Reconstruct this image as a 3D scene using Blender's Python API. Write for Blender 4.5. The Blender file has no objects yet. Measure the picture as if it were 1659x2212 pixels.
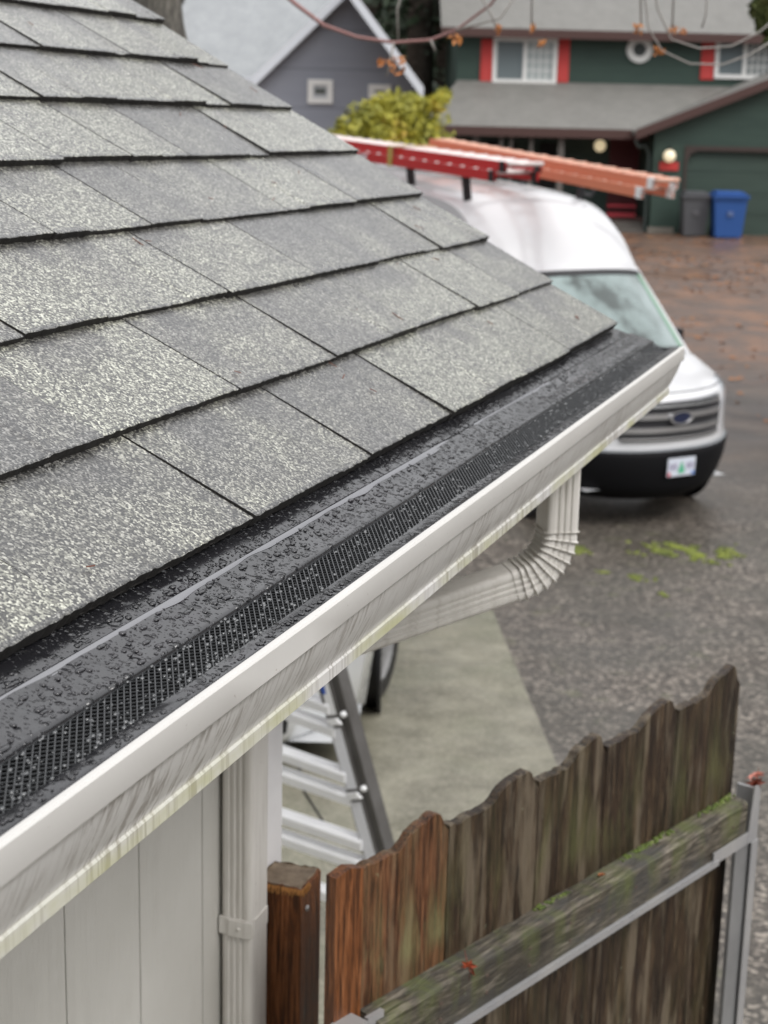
import bpy, math, random
from mathutils import Vector, Matrix, noise as mnoise
random.seed(7)
sc = bpy.context.scene
R_ = math.radians
# ------------------------------------------------------------------ camera
# world axes: X = outward from the near house wall, Y = along its gutter, Z = up
CAMZ = 3.4
RIGHT = Vector((0.9419, 0.3351, 0.0236)); DOWN = Vector((0.1004, -0.2139, -0.9717)); FWD = Vector((-0.3205, 0.9176, -0.2351))
CAM = Vector((0, 0, CAMZ))
cam_d = bpy.data.cameras.new('camera'); cam = bpy.data.objects.new('camera', cam_d); sc.collection.objects.link(cam)
m = Matrix(((RIGHT.x, -DOWN.x, -FWD.x, 0), (RIGHT.y, -DOWN.y, -FWD.y, 0), (RIGHT.z, -DOWN.z, -FWD.z, CAMZ), (0, 0, 0, 1)))
cam.matrix_world = m
cam_d.sensor_fit = 'VERTICAL'; cam_d.sensor_height = 36; cam_d.sensor_width = 27
cam_d.lens = 3508 / 2212 * 36
cam_d.clip_start = .05; cam_d.clip_end = 2000
cam_d.dof.use_dof = True; cam_d.dof.focus_distance = 1.4; cam_d.dof.aperture_fstop = 11.5; cam_d.dof.aperture_blades = 0
sc.camera = cam
sc.render.resolution_x = 768; sc.render.resolution_y = 1024
FP = 3508.0
def ray(x, y): return RIGHT * ((x - 829.5) / FP) + DOWN * ((y - 1106) / FP) + FWD
def at(x, y, d): return CAM + ray(x, y) * d                       # point d metres deep
def onX(x, y, X): q = ray(x, y); return CAM + q * (X / q.x)
def onZ(x, y, Z): q = ray(x, y); return CAM + q * ((Z - CAMZ) / q.z)
RH = Vector((0.9422, 0.3352, 0)); FH = Vector((-0.3352, 0.9422, 0)); UP = Vector((0, 0, 1))
def onF(x, y, t): q = ray(x, y); return CAM + q * (t / (q.dot(FH)))  # vertical plane t metres ahead
# ------------------------------------------------------------------ world, sun
w = bpy.data.worlds.new('World'); sc.world = w; w.use_nodes = True
nt = w.node_tree; nt.nodes.clear()
sky = nt.nodes.new('ShaderNodeTexSky'); sky.sky_type = 'NISHITA'; sky.sun_disc = False
SUN_EL, SUN_ROT = R_(48), R_(112)
sky.sun_elevation = SUN_EL; sky.sun_rotation = SUN_ROT; sky.air_density = 1.0; sky.dust_density = 5.0; sky.ozone_density = 1.0
hs = nt.nodes.new('ShaderNodeHueSaturation'); hs.inputs['Saturation'].default_value = .22
bg = nt.nodes.new('ShaderNodeBackground'); bg.inputs['Strength'].default_value = .15
wo = nt.nodes.new('ShaderNodeOutputWorld')
nt.links.new(sky.outputs[0], hs.inputs['Color']); tc = nt.nodes.new('ShaderNodeTexCoord'); sxyz = nt.nodes.new('ShaderNodeSeparateXYZ'); nt.links.new(tc.outputs['Generated'], sxyz.inputs[0])
mr = nt.nodes.new('ShaderNodeMapRange'); mr.inputs['From Min'].default_value = 0; mr.inputs['From Max'].default_value = 1; mr.inputs['To Min'].default_value = 2.8; mr.inputs['To Max'].default_value = 10.5; nt.links.new(sxyz.outputs['Z'], mr.inputs['Value'])
cl = nt.nodes.new('ShaderNodeTexNoise'); cl.inputs['Scale'].default_value = 2.2; cl.inputs['Detail'].default_value = 4; nt.links.new(tc.outputs['Generated'], cl.inputs['Vector'])
mr2 = nt.nodes.new('ShaderNodeMapRange'); mr2.inputs['From Min'].default_value = .3; mr2.inputs['From Max'].default_value = .7; mr2.inputs['To Min'].default_value = .8; mr2.inputs['To Max'].default_value = 1.15; nt.links.new(cl.outputs['Fac'], mr2.inputs['Value'])
mu = nt.nodes.new('ShaderNodeMath'); mu.operation = 'MULTIPLY'; nt.links.new(mr.outputs[0], mu.inputs[0]); nt.links.new(mr2.outputs[0], mu.inputs[1])
cb_ = nt.nodes.new('ShaderNodeCombineColor'); nt.links.new(mu.outputs[0], cb_.inputs[0]); nt.links.new(mu.outputs[0], cb_.inputs[1]); nt.links.new(mu.outputs[0], cb_.inputs[2])
mxw = nt.nodes.new('ShaderNodeMix'); mxw.data_type = 'RGBA'; mxw.inputs[0].default_value = .65; nt.links.new(hs.outputs[0], mxw.inputs[6]); nt.links.new(cb_.outputs[0], mxw.inputs[7])
mt_ = nt.nodes.new('ShaderNodeMix'); mt_.data_type = 'RGBA'; mt_.blend_type = 'MULTIPLY'; mt_.inputs[0].default_value = 1; mt_.inputs[7].default_value = (.99, .99, 1.0, 1); nt.links.new(mxw.outputs[2], mt_.inputs[6])
nt.links.new(mt_.outputs[2], bg.inputs['Color']); nt.links.new(bg.outputs[0], wo.inputs[0])
sd = bpy.data.lights.new('sun', 'SUN'); sd.energy = .8; sd.angle = R_(25); sd.color = (1, .97, .93)
so = bpy.data.objects.new('sun', sd); sc.collection.objects.link(so)
sv = Vector((math.sin(SUN_ROT) * math.cos(SUN_EL), math.cos(SUN_ROT) * math.cos(SUN_EL), math.sin(SUN_EL)))
so.rotation_euler = sv.to_track_quat('Z', 'Y').to_euler(); so.location = (0, 0, 20)
sc.view_settings.view_transform = 'Standard'; sc.view_settings.look = 'None'; sc.view_settings.exposure = 0.62; sc.view_settings.gamma = 1
sc.render.engine = 'CYCLES'
# ------------------------------------------------------------------ helpers
class MB:
    def __init__(s): s.v = []; s.f = []; s.m = []; s.a = []
    def vert(s, p): s.v.append(Vector(p)); return len(s.v) - 1
    def face(s, idx, mi=0): s.f.append(tuple(idx)); s.m.append(mi)
    def quad(s, a, b, c, d, mi=0):
        n = len(s.v); s.v += [Vector(a), Vector(b), Vector(c), Vector(d)]; s.face((n, n+1, n+2, n+3), mi)
    def poly(s, pts, mi=0):
        n = len(s.v); s.v += [Vector(p) for p in pts]; s.face(range(n, n+len(pts)), mi)
    def prism(s, pts, off, mi=0):                                    # polygon extruded by off
        pts = [Vector(p) for p in pts]; off = Vector(off); k = len(pts); n = len(s.v)
        s.v += pts + [p + off for p in pts]
        s.face(range(n, n+k), mi); s.face(list(range(n+2*k-1, n+k-1, -1)), mi)
        for i in range(k): j = (i+1) % k; s.face((n+i, n+k+i, n+k+j, n+j), mi)
    def box(s, c, ax, ay, az, mi=0):                                 # centre and three half vectors
        c, ax, ay, az = map(Vector, (c, ax, ay, az))
        s.prism([c-ax-ay-az, c+ax-ay-az, c+ax+ay-az, c-ax+ay-az], az*2, mi)
    def abox(s, x0, x1, y0, y1, z0, z1, mi=0):
        s.prism([(x0, y0, z0), (x1, y0, z0), (x1, y1, z0), (x0, y1, z0)], (0, 0, z1-z0), mi)
    def beam(s, a, b, w, h, up=UP, mi=0):                            # bar from a to b
        a = Vector(a); b = Vector(b); d = (b-a).normalized(); sx = d.cross(up).normalized(); sy = sx.cross(d).normalized()
        s.box((a+b)/2, (b-a)/2, sx*w/2, sy*h/2, mi)
    def tube(s, pts, rad, n=8, mi=0, cap=True):
        pts = [Vector(p) for p in pts]; rings = []
        prev = None
        for i, p in enumerate(pts):
            d = (pts[min(i+1, len(pts)-1)] - pts[max(i-1, 0)]).normalized()
            if prev is None:
                u = d.orthogonal().normalized()
            else:
                u = (prev - d*prev.dot(d)).normalized()
            prev = u; v = d.cross(u); r = rad[i] if isinstance(rad, (list, tuple)) else rad
            rings.append([s.vert(p + (u*math.cos(2*math.pi*k/n) + v*math.sin(2*math.pi*k/n))*r) for k in range(n)])
        for a, b in zip(rings, rings[1:]):
            for k in range(n): s.face((a[k], a[(k+1) % n], b[(k+1) % n], b[k]), mi)
        if cap: s.face(rings[0][::-1], mi); s.face(rings[-1], mi)
    def lathe(s, c, axis, prof, n=24, mi=0):                         # prof = (along, radius)
        c = Vector(c); axis = Vector(axis).normalized(); u = axis.orthogonal().normalized(); v = axis.cross(u); rings = []
        for t, r in prof: rings.append([s.vert(c + axis*t + (u*math.cos(2*math.pi*k/n) + v*math.sin(2*math.pi*k/n))*max(r, 1e-4)) for k in range(n)])
        for a, b in zip(rings, rings[1:]):
            for k in range(n): s.face((a[k], a[(k+1) % n], b[(k+1) % n], b[k]), mi)
    def ball(s, c, r, sc3=(1, 1, 1), n=8, m_=6, mi=0, axes=None):
        c = Vector(c); rings = []
        ax = axes or (Vector((1, 0, 0)), Vector((0, 1, 0)), Vector((0, 0, 1)))
        for i in range(m_+1):
            th = math.pi*i/m_
            rings.append([s.vert(c + (ax[0]*sc3[0]*math.sin(th)*math.cos(2*math.pi*k/n) + ax[1]*sc3[1]*math.sin(th)*math.sin(2*math.pi*k/n) + ax[2]*sc3[2]*math.cos(th))*r) for k in range(n)])
        for a, b in zip(rings, rings[1:]):
            for k in range(n): s.face((a[k], a[(k+1) % n], b[(k+1) % n], b[k]), mi)
    def grid(s, pts, mi=0, flip=False):                              # pts[i][j]
        idx = [[s.vert(p) for p in row] for row in pts]
        for i in range(len(idx)-1):
            for j in range(len(idx[i])-1):
                q = (idx[i][j], idx[i][j+1], idx[i+1][j+1], idx[i+1][j])
                s.face(q[::-1] if flip else q, mi)
    def build(s, name, mats, parent=None, smooth=False, local=False, attr=None, angle=None):
        me = bpy.data.meshes.new(name)
        off = Vector((0, 0, 0)) if (parent is None or local) else WL[parent.name]
        me.from_pydata([tuple(p-off) for p in s.v], [], s.f)
        for mt in (mats if isinstance(mats, (list, tuple)) else [mats]): me.materials.append(mt)
        if any(s.m): me.polygons.foreach_set('material_index', s.m)
        if smooth: me.polygons.foreach_set('use_smooth', [True]*len(me.polygons))
        if attr:
            for an, vals in attr.items():
                A = me.attributes.new(an, 'FLOAT', 'FACE'); A.data.foreach_set('value', vals)
        me.update()
        if smooth and angle: 
            try: me.set_sharp_from_angle(angle=R_(angle))
            except Exception: pass
        o = bpy.data.objects.new(name, me); sc.collection.objects.link(o)
        if parent is not None:
            o.parent = parent
            WL[o.name] = off if not local else Vector((0, 0, 0))
        else: WL[o.name] = Vector((0, 0, 0))
        return o
WL = {}
def tag(o, label=None, cat=None, group=None, kind=None):
    if label: o['label'] = label
    if cat: o['category'] = cat
    if group: o['group'] = group
    if kind: o['kind'] = kind
    return o
def empty(name, loc=(0, 0, 0), rz=None, label=None, cat=None, group=None):
    o = bpy.data.objects.new(name, None); sc.collection.objects.link(o); o.location = loc
    if rz is not None: o.rotation_euler = rz
    o.empty_display_size = .1
    WL[o.name] = Vector(loc); tag(o, label, cat, group); return o
# ------------------------------------------------------------------ materials
def mat(name, col=(.5, .5, .5), rough=.6, metal=0.0, spec=.5, trans=0.0, ior=1.45, emis=None, coat=0.0):
    M = bpy.data.materials.new(name); M.use_nodes = True; b = M.node_tree.nodes['Principled BSDF']
    b.inputs['Base Color'].default_value = (*col, 1); b.inputs['Roughness'].default_value = rough; b.inputs['Metallic'].default_value = metal
    b.inputs['Specular IOR Level'].default_value = spec; b.inputs['Transmission Weight'].default_value = trans; b.inputs['IOR'].default_value = ior
    b.inputs['Coat Weight'].default_value = coat; b.inputs['Coat Roughness'].default_value = .08
    if emis: b.inputs['Emission Color'].default_value = (*emis[0], 1); b.inputs['Emission Strength'].default_value = emis[1]
    return M
class NG:
    def __init__(s, M): s.M = M; s.t = M.node_tree; s.b = s.t.nodes['Principled BSDF']; s._co = None
    def n(s, k, **kw):
        x = s.t.nodes.new(k)
        for a, v in kw.items(): setattr(x, a, v)
        return x
    def L(s, a, b): s.t.links.new(a, b)
    def co(s, scale=(1, 1, 1), world=True, rot=(0, 0, 0)):
        mp = s.n('ShaderNodeMapping'); mp.inputs['Scale'].default_value = scale; mp.inputs['Rotation'].default_value = rot
        if world: g = s.n('ShaderNodeNewGeometry'); s.L(g.outputs['Position'], mp.inputs[0])
        else: g = s.n('ShaderNodeTexCoord'); s.L(g.outputs['Object'], mp.inputs[0])
        return mp.outputs[0]
    def along(s, scale):                                             # grain along the gate
        g = s.n('ShaderNodeNewGeometry'); r = s.n('ShaderNodeVectorRotate'); r.rotation_type = 'Z_AXIS'; r.inputs['Angle'].default_value = -R_(68.6); s.L(g.outputs['Position'], r.inputs[0])
        mp = s.n('ShaderNodeMapping'); mp.inputs['Scale'].default_value = scale; s.L(r.outputs[0], mp.inputs[0]); return mp.outputs[0]
    def noise(s, vec, scale, detail=4, rough=.55, out='Fac', dist=0):
        x = s.n('ShaderNodeTexNoise'); x.inputs['Scale'].default_value = scale; x.inputs['Detail'].default_value = detail; x.inputs['Roughness'].default_value = rough
        x.inputs['Distortion'].default_value = dist
        s.L(vec, x.inputs['Vector']); return x.outputs[out]
    def voro(s, vec, scale, out='Distance', feature='F1'):
        x = s.n('ShaderNodeTexVoronoi'); x.feature = feature; x.inputs['Scale'].default_value = scale; s.L(vec, x.inputs['Vector']); return x.outputs[out]
    def ramp(s, fac, stops, interp='LINEAR'):
        r = s.n('ShaderNodeValToRGB'); e = r.color_ramp; e.interpolation = interp
        while len(e.elements) < len(stops): e.elements.new(.5)
        for el, (p, c) in zip(e.elements, stops):
            el.position = p; el.color = (*c, 1) if isinstance(c, (tuple, list)) else (c, c, c, 1)
        s.L(fac, r.inputs[0]); return r.outputs[0]
    def mix(s, fac, a, b, mode='MIX'):
        x = s.n('ShaderNodeMix'); x.data_type = 'RGBA'; x.blend_type = mode
        for v, i in ((fac, 0), (a, 6), (b, 7)):
            if hasattr(v, 'is_linked') or hasattr(v, 'links'): s.L(v, x.inputs[i])
            elif isinstance(v, (tuple, list)): x.inputs[i].default_value = (*v, 1)
            else: x.inputs[i].default_value = v if i == 0 else (v, v, v, 1)
        return x.outputs[2]
    def math(s, op, a, b=None, c=None, clamp=False):
        x = s.n('ShaderNodeMath'); x.operation = op; x.use_clamp = clamp
        for i, v in enumerate((a, b, c)):
            if v is None: continue
            if hasattr(v, 'links'): s.L(v, x.inputs[i])
            else: x.inputs[i].default_value = v
        return x.outputs[0]
    def sep(s, vec):
        x = s.n('ShaderNodeSeparateXYZ'); s.L(vec, x.inputs[0]); return x.outputs
    def attr(s, name): x = s.n('ShaderNodeAttribute'); x.attribute_name = name; return x.outputs['Fac']
    def bump(s, h, strength=.5, dist=.002, prev=None):
        x = s.n('ShaderNodeBump'); x.inputs['Strength'].default_value = strength; x.inputs['Distance'].default_value = dist; s.L(h, x.inputs['Height'])
        if prev is not None: s.L(prev, x.inputs['Normal'])
        return x.outputs[0]
    def col(s, c): s.L(c, s.b.inputs['Base Color'])
    def rough(s, c): s.L(c, s.b.inputs['Roughness'])
    def nrm(s, c): s.L(c, s.b.inputs['Normal'])

TH = R_(31.75); EXPO = .143
def m_shingle():
    M = mat('wet_shingle', rough=.4); g = NG(M); p = g.co()
    cell = g.voro(p, 480, 'Color'); v = g.sep(cell)[0]
    fine = g.noise(p, 700, 2)
    base = g.ramp(v, [(0, (.008, .007, .006)), (.28, (.020, .019, .016)), (.5, (.088, .085, .074)), (.78, (.27, .268, .235)), (1, (.58, .575, .52))])
    big = g.noise(p, 9, 4, .6)
    tone = g.attr('tone')
    tv = g.math('ADD', g.math('MULTIPLY', tone, .6), g.math('MULTIPLY', big, 1.1))
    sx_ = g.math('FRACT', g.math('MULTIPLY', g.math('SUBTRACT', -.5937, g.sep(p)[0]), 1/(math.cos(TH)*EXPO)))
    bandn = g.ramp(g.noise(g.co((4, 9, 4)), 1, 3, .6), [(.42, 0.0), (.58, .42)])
    tv = g.math('SUBTRACT', tv, g.math('MULTIPLY', g.ramp(sx_, [(.45, 0.0), (.95, 1.0)]), bandn))  # upper tab darkened: granule colour blend plus painted shade under the next butt
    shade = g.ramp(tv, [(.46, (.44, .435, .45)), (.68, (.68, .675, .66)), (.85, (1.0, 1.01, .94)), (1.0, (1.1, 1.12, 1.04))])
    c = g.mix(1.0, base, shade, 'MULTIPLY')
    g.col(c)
    g.rough(g.ramp(g.noise(p, 14, 3), [(.3, .24), (.7, .40)]))
    h = g.math('ADD', g.math('MULTIPLY', g.voro(p, 480), -1.0), g.math('MULTIPLY', fine, .4))
    g.nrm(g.bump(h, .7, .0012)); g.b.inputs['IOR'].default_value = 1.6; g.b.inputs['Coat Weight'].default_value = .6; g.b.inputs['Coat Roughness'].default_value = .26; g.b.inputs['Coat IOR'].default_value = 1.65
    return M
def m_metal_paint(name, col, streak=True, dirt=(.28, .26, .2), algae=None, rough=.42, amt=.5):
    M = mat(name, col, rough); g = NG(M); p = g.co()
    c = g.ramp(g.noise(p, 6, 4), [(.3, tuple(x*.93 for x in col)), (.75, col)])
    if streak:
        s1 = g.noise(g.co((60, 135, 5)), 1, 5, .7, dist=.3); s2 = g.noise(g.co((2, 5, 3)), 1, 3)
        f = g.ramp(g.math('MULTIPLY', g.ramp(s1, [(.49, 0.0), (.60, 1.0)]), g.ramp(s2, [(.35, .25), (.6, 1.0)])), [(0, 0.0), (1, amt)])
        c = g.mix(f, c, dirt)
    sp = g.ramp(g.noise(p, 160, 3, .6), [(.70, 0.0), (.76, .55)])
    c = g.mix(sp, c, tuple(x*.5 for x in dirt))
    if algae:
        z = g.sep(g.co())[2]; za = g.math('SUBTRACT', algae[1], z); fa = g.math('MULTIPLY', g.ramp(g.math('MULTIPLY', za, 1/.02), [(0, 0.0), (.5, 1.0)]), g.ramp(g.noise(g.co((3, 5, 9)), 1.3, 4), [(.42, 0.0), (.62, .75)]))
        c = g.mix(fa, c, algae[0])
    g.col(c); g.nrm(g.bump(g.noise(p, 60, 3), .12, .001)); return M
def m_wood(name, c1, c2, green=None, scale=1.0, rough=.55, seed=0, grey=None, along=False):
    M = mat(name, c1, rough); g = NG(M); p = g.along((9, 62*scale, 62*scale)) if along else g.co((62*scale, 62*scale, 5.5))
    n1 = g.noise(p, 1.6, 7, .72, dist=1.0); n2 = g.noise(g.along((14, 190, 190)) if along else g.co((190, 190, 9)), 1, 5, .65)
    c = g.ramp(n1, [(.33, tuple(x*.22 for x in c1)), (.47, c1), (.62, c2)])
    kn = g.voro(g.along((5, 16, 16)) if along else g.co((14, 14, 5)), 1); c = g.mix(g.ramp(kn, [(.05, .85), (.11, 0.0)]), c, tuple(x*.2 for x in c1))
    st_n = g.noise(g.along((1.2, 9, 9)) if along else g.co((9, 9, 1.4)), 1, 5, .6); c = g.mix(g.ramp(st_n, [(.36, .8), (.48, 0.0)]), c, tuple(x*.25 for x in c1))
    c = g.mix(g.ramp(n2, [(.40, .85), (.54, 0.0)]), c, tuple(x*.25 for x in c1))
    if grey:
        f = g.ramp(g.noise(g.along((6, 14, 14)) if along else g.co((26, 26, 3.5)), 1, 5, .6), [(.5, 0.0), (.62, .75)]); c = g.mix(f, c, grey)
    if green:
        z = g.sep(g.co())[2]
        f = g.math('MULTIPLY', g.ramp(g.noise(g.co((12, 12, 3)), 1.2, 5, .65), [(.46, 0.0), (.66, .75)]), g.ramp(g.math('MULTIPLY', g.math('SUBTRACT', green[2], z), 1/green[3]), [(0, .15), (.75, 1.0), (1, .25)]))
        c = g.mix(f, c, green[0])
        f2 = g.ramp(g.noise(g.co((22, 22, 22)), 3, 4, .7), [(.68, 0.0), (.74, .7)]); c = g.mix(f2, c, green[1])
    g.col(c); g.nrm(g.bump(g.math('ADD', n1, n2), .8, .004)); g.rough(g.ramp(n1, [(.3, rough*.6), (.7, rough*1.1)])); return M
def m_noise(name, c1, c2, scale, rough=.8, bump=.3, bd=.01, detail=5, metal=0):
    M = mat(name, c1, rough, metal); g = NG(M); p = g.co(); n = g.noise(p, scale, detail, .62)
    g.col(g.ramp(n, [(.3, c1), (.7, c2)])); g.nrm(g.bump(n, bump, bd)); return M
def m_lap(name, c1, c2, pitch=.2, rough=.6):                            # painted horizontal lap siding
    M = mat(name, c1, rough); g = NG(M); z = g.sep(g.co())[2]; fr = g.math('FRACT', g.math('MULTIPLY', z, 1/pitch))
    c = g.ramp(g.noise(g.co((.8, .8, 3)), 1.2, 4), [(.3, c1), (.7, c2)])
    c = g.mix(g.ramp(fr, [(0, .55), (.08, 0.0)]), c, tuple(x*.4 for x in c1)); g.col(c)
    g.nrm(g.bump(fr, .6, .012)); return M
def m_roof_far(name, c1, c2, pitch=.14):
    M = mat(name, c1, .55); g = NG(M); p = g.co(); z = g.sep(p)[2]
    fr = g.math('FRACT', g.math('MULTIPLY', z, 1/(pitch*.45)))
    c = g.ramp(g.noise(p, 2.5, 6, .7), [(.3, c1), (.7, c2)])
    c = g.mix(g.ramp(g.noise(p, 26, 3), [(.4, .35), (.6, 0.0)]), c, tuple(x*.5 for x in c1))
    c = g.mix(g.ramp(fr, [(0, .35), (.2, 0.0)]), c, tuple(x*.5 for x in c1)); g.col(c); g.nrm(g.bump(fr, .4, .01)); return M
def m_leaf(name, c1, c2, c3=None, scale=1.5, rough=.6):
    M = mat(name, c1, rough); g = NG(M); n = g.noise(g.co(), scale, 4, .6)
    st = [(.3, c1), (.6, c2)] + ([(.75, c3)] if c3 else []); g.col(g.ramp(n, st)); return M

MT = {}
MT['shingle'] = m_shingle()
MT['butt'] = m_noise('shingle_edge', (.006, .0055, .005), (.032, .029, .026), 400, .7)
GREEN_ALG = (.30, .32, .12)
MT['gutter'] = m_metal_paint('gutter_paint', (.62, .61, .59), dirt=(.26, .235, .21), algae=((.42, .42, .20), CAMZ-.474), amt=.8)
MT['gutter_lip'] = m_metal_paint('gutter_lip_paint', (.565, .553, .53), streak=False, dirt=(.34, .2, .12), rough=.5)
MT['pipe'] = m_metal_paint('downspout_paint', (.62, .60, .565), dirt=(.2, .17, .13), amt=.25, rough=.38)
MT['trim'] = m_noise('white_trim_paint', (.68, .67, .67), (.76, .75, .75), 12, .5, .1, .002)
def m_siding():
    M = mat('grey_siding', (.27, .265, .25), .5); g = NG(M)
    n = g.noise(g.co((60, 60, 3.5)), 1, 6, .7, dist=2.0); n2 = g.noise(g.co((25, 25, 9)), 1, 4)
    g.col(g.ramp(g.noise(g.co(), 5, 3), [(.3, (.48, .47, .435)), (.7, (.53, .52, .485))]))
    g.nrm(g.bump(g.math('ADD', n, n2), .5, .005)); return M
MT['siding'] = m_siding()
MT['groove'] = mat('siding_groove', (.10, .095, .09), .8)
MT['dark'] = mat('dark_void_shade', (.012, .012, .013), .7)
def m_guard(name, rough, drops=True):
    M = mat(name, (.012, .012, .014), rough, ior=1.7); g = NG(M); p = g.co()
    if drops:
        d1 = g.voro(p, 95, 'Distance'); r1 = g.sep(g.voro(p, 95, 'Color'))[0]
        b1 = g.ramp(g.math('SUBTRACT', g.math('MULTIPLY', r1, .5), d1), [(0, 0.0), (.3, 1.0)])
        d2 = g.voro(p, 260, 'Distance'); r2 = g.sep(g.voro(p, 260, 'Color'))[1]
        b2 = g.ramp(g.math('SUBTRACT', g.math('MULTIPLY', r2, .5), d2), [(0, 0.0), (.35, 1.0)])
        nb = g.bump(b2, .9, .0010); nb = g.bump(b1, 1.0, .0022, nb)
        nb = g.bump(g.ramp(g.noise(p, 16, 3, .5), [(.44, 0.0), (.50, 1.0)]), .5, .0012, nb)
        g.nrm(nb)
    g.rough(g.ramp(g.noise(p, 10, 2), [(.4, rough), (.6, rough*2.2)]))
    return M
MT['guard'] = m_guard('wet_black_metal', .11)
MT['mesh'] = mat('black_wire', (.032, .034, .036), .22)
MT['water'] = mat('water', (1, 1, 1), .0, trans=1.0, ior=1.33)
MT['bead'] = mat('water_bead', (.012, .012, .014), .03, ior=1.45, coat=.4)
MT['red_cedar'] = m_wood('red_cedar', (.18, .060, .018), (.30, .118, .045), scale=1.0, rough=.45)
MT['picket_red'] = m_wood('red_weathered_picket', (.115, .043, .016), (.22, .10, .046), grey=(.18, .12, .07), green=((.22, .22, .10), (.4, .42, .25), CAMZ-1.15, .15))
MT['picket'] = m_wood('weathered_picket', (.034, .018, .009), (.092, .060, .033), grey=(.165, .132, .092), green=((.095, .095, .035), (.36, .42, .30), CAMZ-1.1, .2))
MT['picket_low'] = MT['picket']
MT['rail'] = m_wood('mossy_rail', (.095, .078, .055), (.25, .22, .175), along=True, grey=(.05, .048, .045), green=((.10, .12, .03), (.3, .34, .22), CAMZ-1.2, .2))
MT['post_top'] = m_noise('end_grain', (.10, .07, .045), (.21, .16, .11), 60, .7, .5, .004)
MT['fibre'] = mat('frayed_wood', (.42, .2, .06), .7)
MT['galv'] = m_noise('galvanised', (.30, .30, .31), (.40, .39, .38), 9, .45, .1, .002, metal=.3)
MT['galv_dark'] = m_noise('dull_steel', (.20, .20, .20), (.26, .26, .26), 9, .5, .1, .002, metal=.3)
MT['alu'] = m_noise('aluminium', (.74, .74, .75), (.82, .82, .82), 12, .3, .1, .002, metal=.1)
MT['ladder_dark'] = m_noise('dark_aluminium', (.085, .08, .075), (.13, .125, .12), 9, .4, .1, .002, metal=.3)
MT['white'] = mat('white_plastic', (.72, .72, .72), .5)
MT['label'] = m_noise('printed_label', (.55, .56, .60), (.78, .78, .80), 220, .45, 0, .001)
MT['blue'] = mat('blue_sticker', (.02, .08, .38), .5)
MT['black'] = mat('black_plastic', (.012, .012, .014), .45)
MT['rubber'] = m_noise('tyre_rubber', (.012, .012, .012), (.03, .028, .026), 30, .6, .2, .004)
MT['van'] = mat('white_van_paint', (.60, .605, .62), .22, coat=.6)
MT['chrome'] = mat('chrome', (.50, .50, .51), .25, metal=.85)
MT['grille'] = mat('grille_dark', (.03, .03, .033), .4, spec=.2)
# ------------------------------------------------------------------ ground
def smooth(a, b, x):
    t = max(0, min(1, (x-a)/(b-a))); return t*t*(3-2*t)
def ground_z(X, Y):
    t = X*FH.x + Y*FH.y; u = X*RH.x + Y*RH.y
    z = .48 - .48*smooth(2.5, 14.5, t) + .66*smooth(21, 41, t)
    z += .085*max(0, min(4.5, 1.4-u))*smooth(12.5, 15, t)*(1-smooth(21, 24, t))
    return z
def m_ground():
    M = mat('wet_asphalt', rough=.3); g = NG(M); p = g.co()
    xyz = g.sep(p)
    t = g.math('ADD', g.math('MULTIPLY', xyz[0], FH.x), g.math('MULTIPLY', xyz[1], FH.y))
    peb = g.voro(p, 48, 'Color'); pv = g.sep(peb)[0]
    near = g.ramp(pv, [(0, (.026, .021, .016)), (.45, (.062, .052, .042)), (.75, (.105, .089, .073)), (1, (.32, .28, .235))])
    n = g.noise(p, 1.1, 5, .62); near = g.mix(g.ramp(n, [(.42, .45), (.6, 0.0)]), near, (.045, .044, .036))
    n3 = g.noise(p, 5, 4); near = g.mix(g.ramp(n3, [(.6, 0.0), (.75, .45)]), near, (.10, .105, .05))
    far = g.ramp(g.noise(p, .9, 6, .7), [(.3, (.035, .030, .027)), (.5, (.060, .048, .041)), (.72, (.105, .078, .060))])
    lf = g.ramp(g.noise(p, 1.6, 6, .8), [(.45, 0.0), (.62, .75)])
    drift = g.mix(lf, (.095, .065, .050), (.22, .11, .06))
    f1 = g.ramp(g.math('MULTIPLY', g.math('ADD', t, g.math('MULTIPLY', n, 6)), 1/60), [(.40, 0.0), (.47, 1.0)])
    c = g.mix(g.ramp(g.math('MULTIPLY', t, 1/60), [(.22, 0.0), (.30, 1.0)]), near, far); c = g.mix(f1, c, drift)
    g.col(c)
    g.rough(g.ramp(g.noise(p, .7, 4), [(.35, .28), (.65, .6)]))
    g.nrm(g.bump(g.math('ADD', g.voro(p, 26), g.noise(p, 40, 4)), .3, .006)); return M
MT['ground'] = m_ground()
def axis_vals(a, b, c, d):
    out = []; x = a
    while x < b: out.append(x); x += 4 if not (c < x < d) else .5
    out.append(b); return out
g = MB(); rows = []
for v in [-60, -40, -25, -15] + [x*.75 for x in range(-14, 74)] + [60, 70, 90, 120, 200, 500, 1200]:
    rows.append([(lambda P: (P.x, P.y, ground_z(P.x, P.y)))(RH*u + FH*v) for u in [-900, -300, -120, -60, -40, -25] + [x*.75 for x in range(-26, 27)] + [25, 40, 60, 120, 300, 900]])
g.grid(rows, flip=True); o = g.build('ground', MT['ground'], smooth=True); tag(o, kind='structure')
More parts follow.
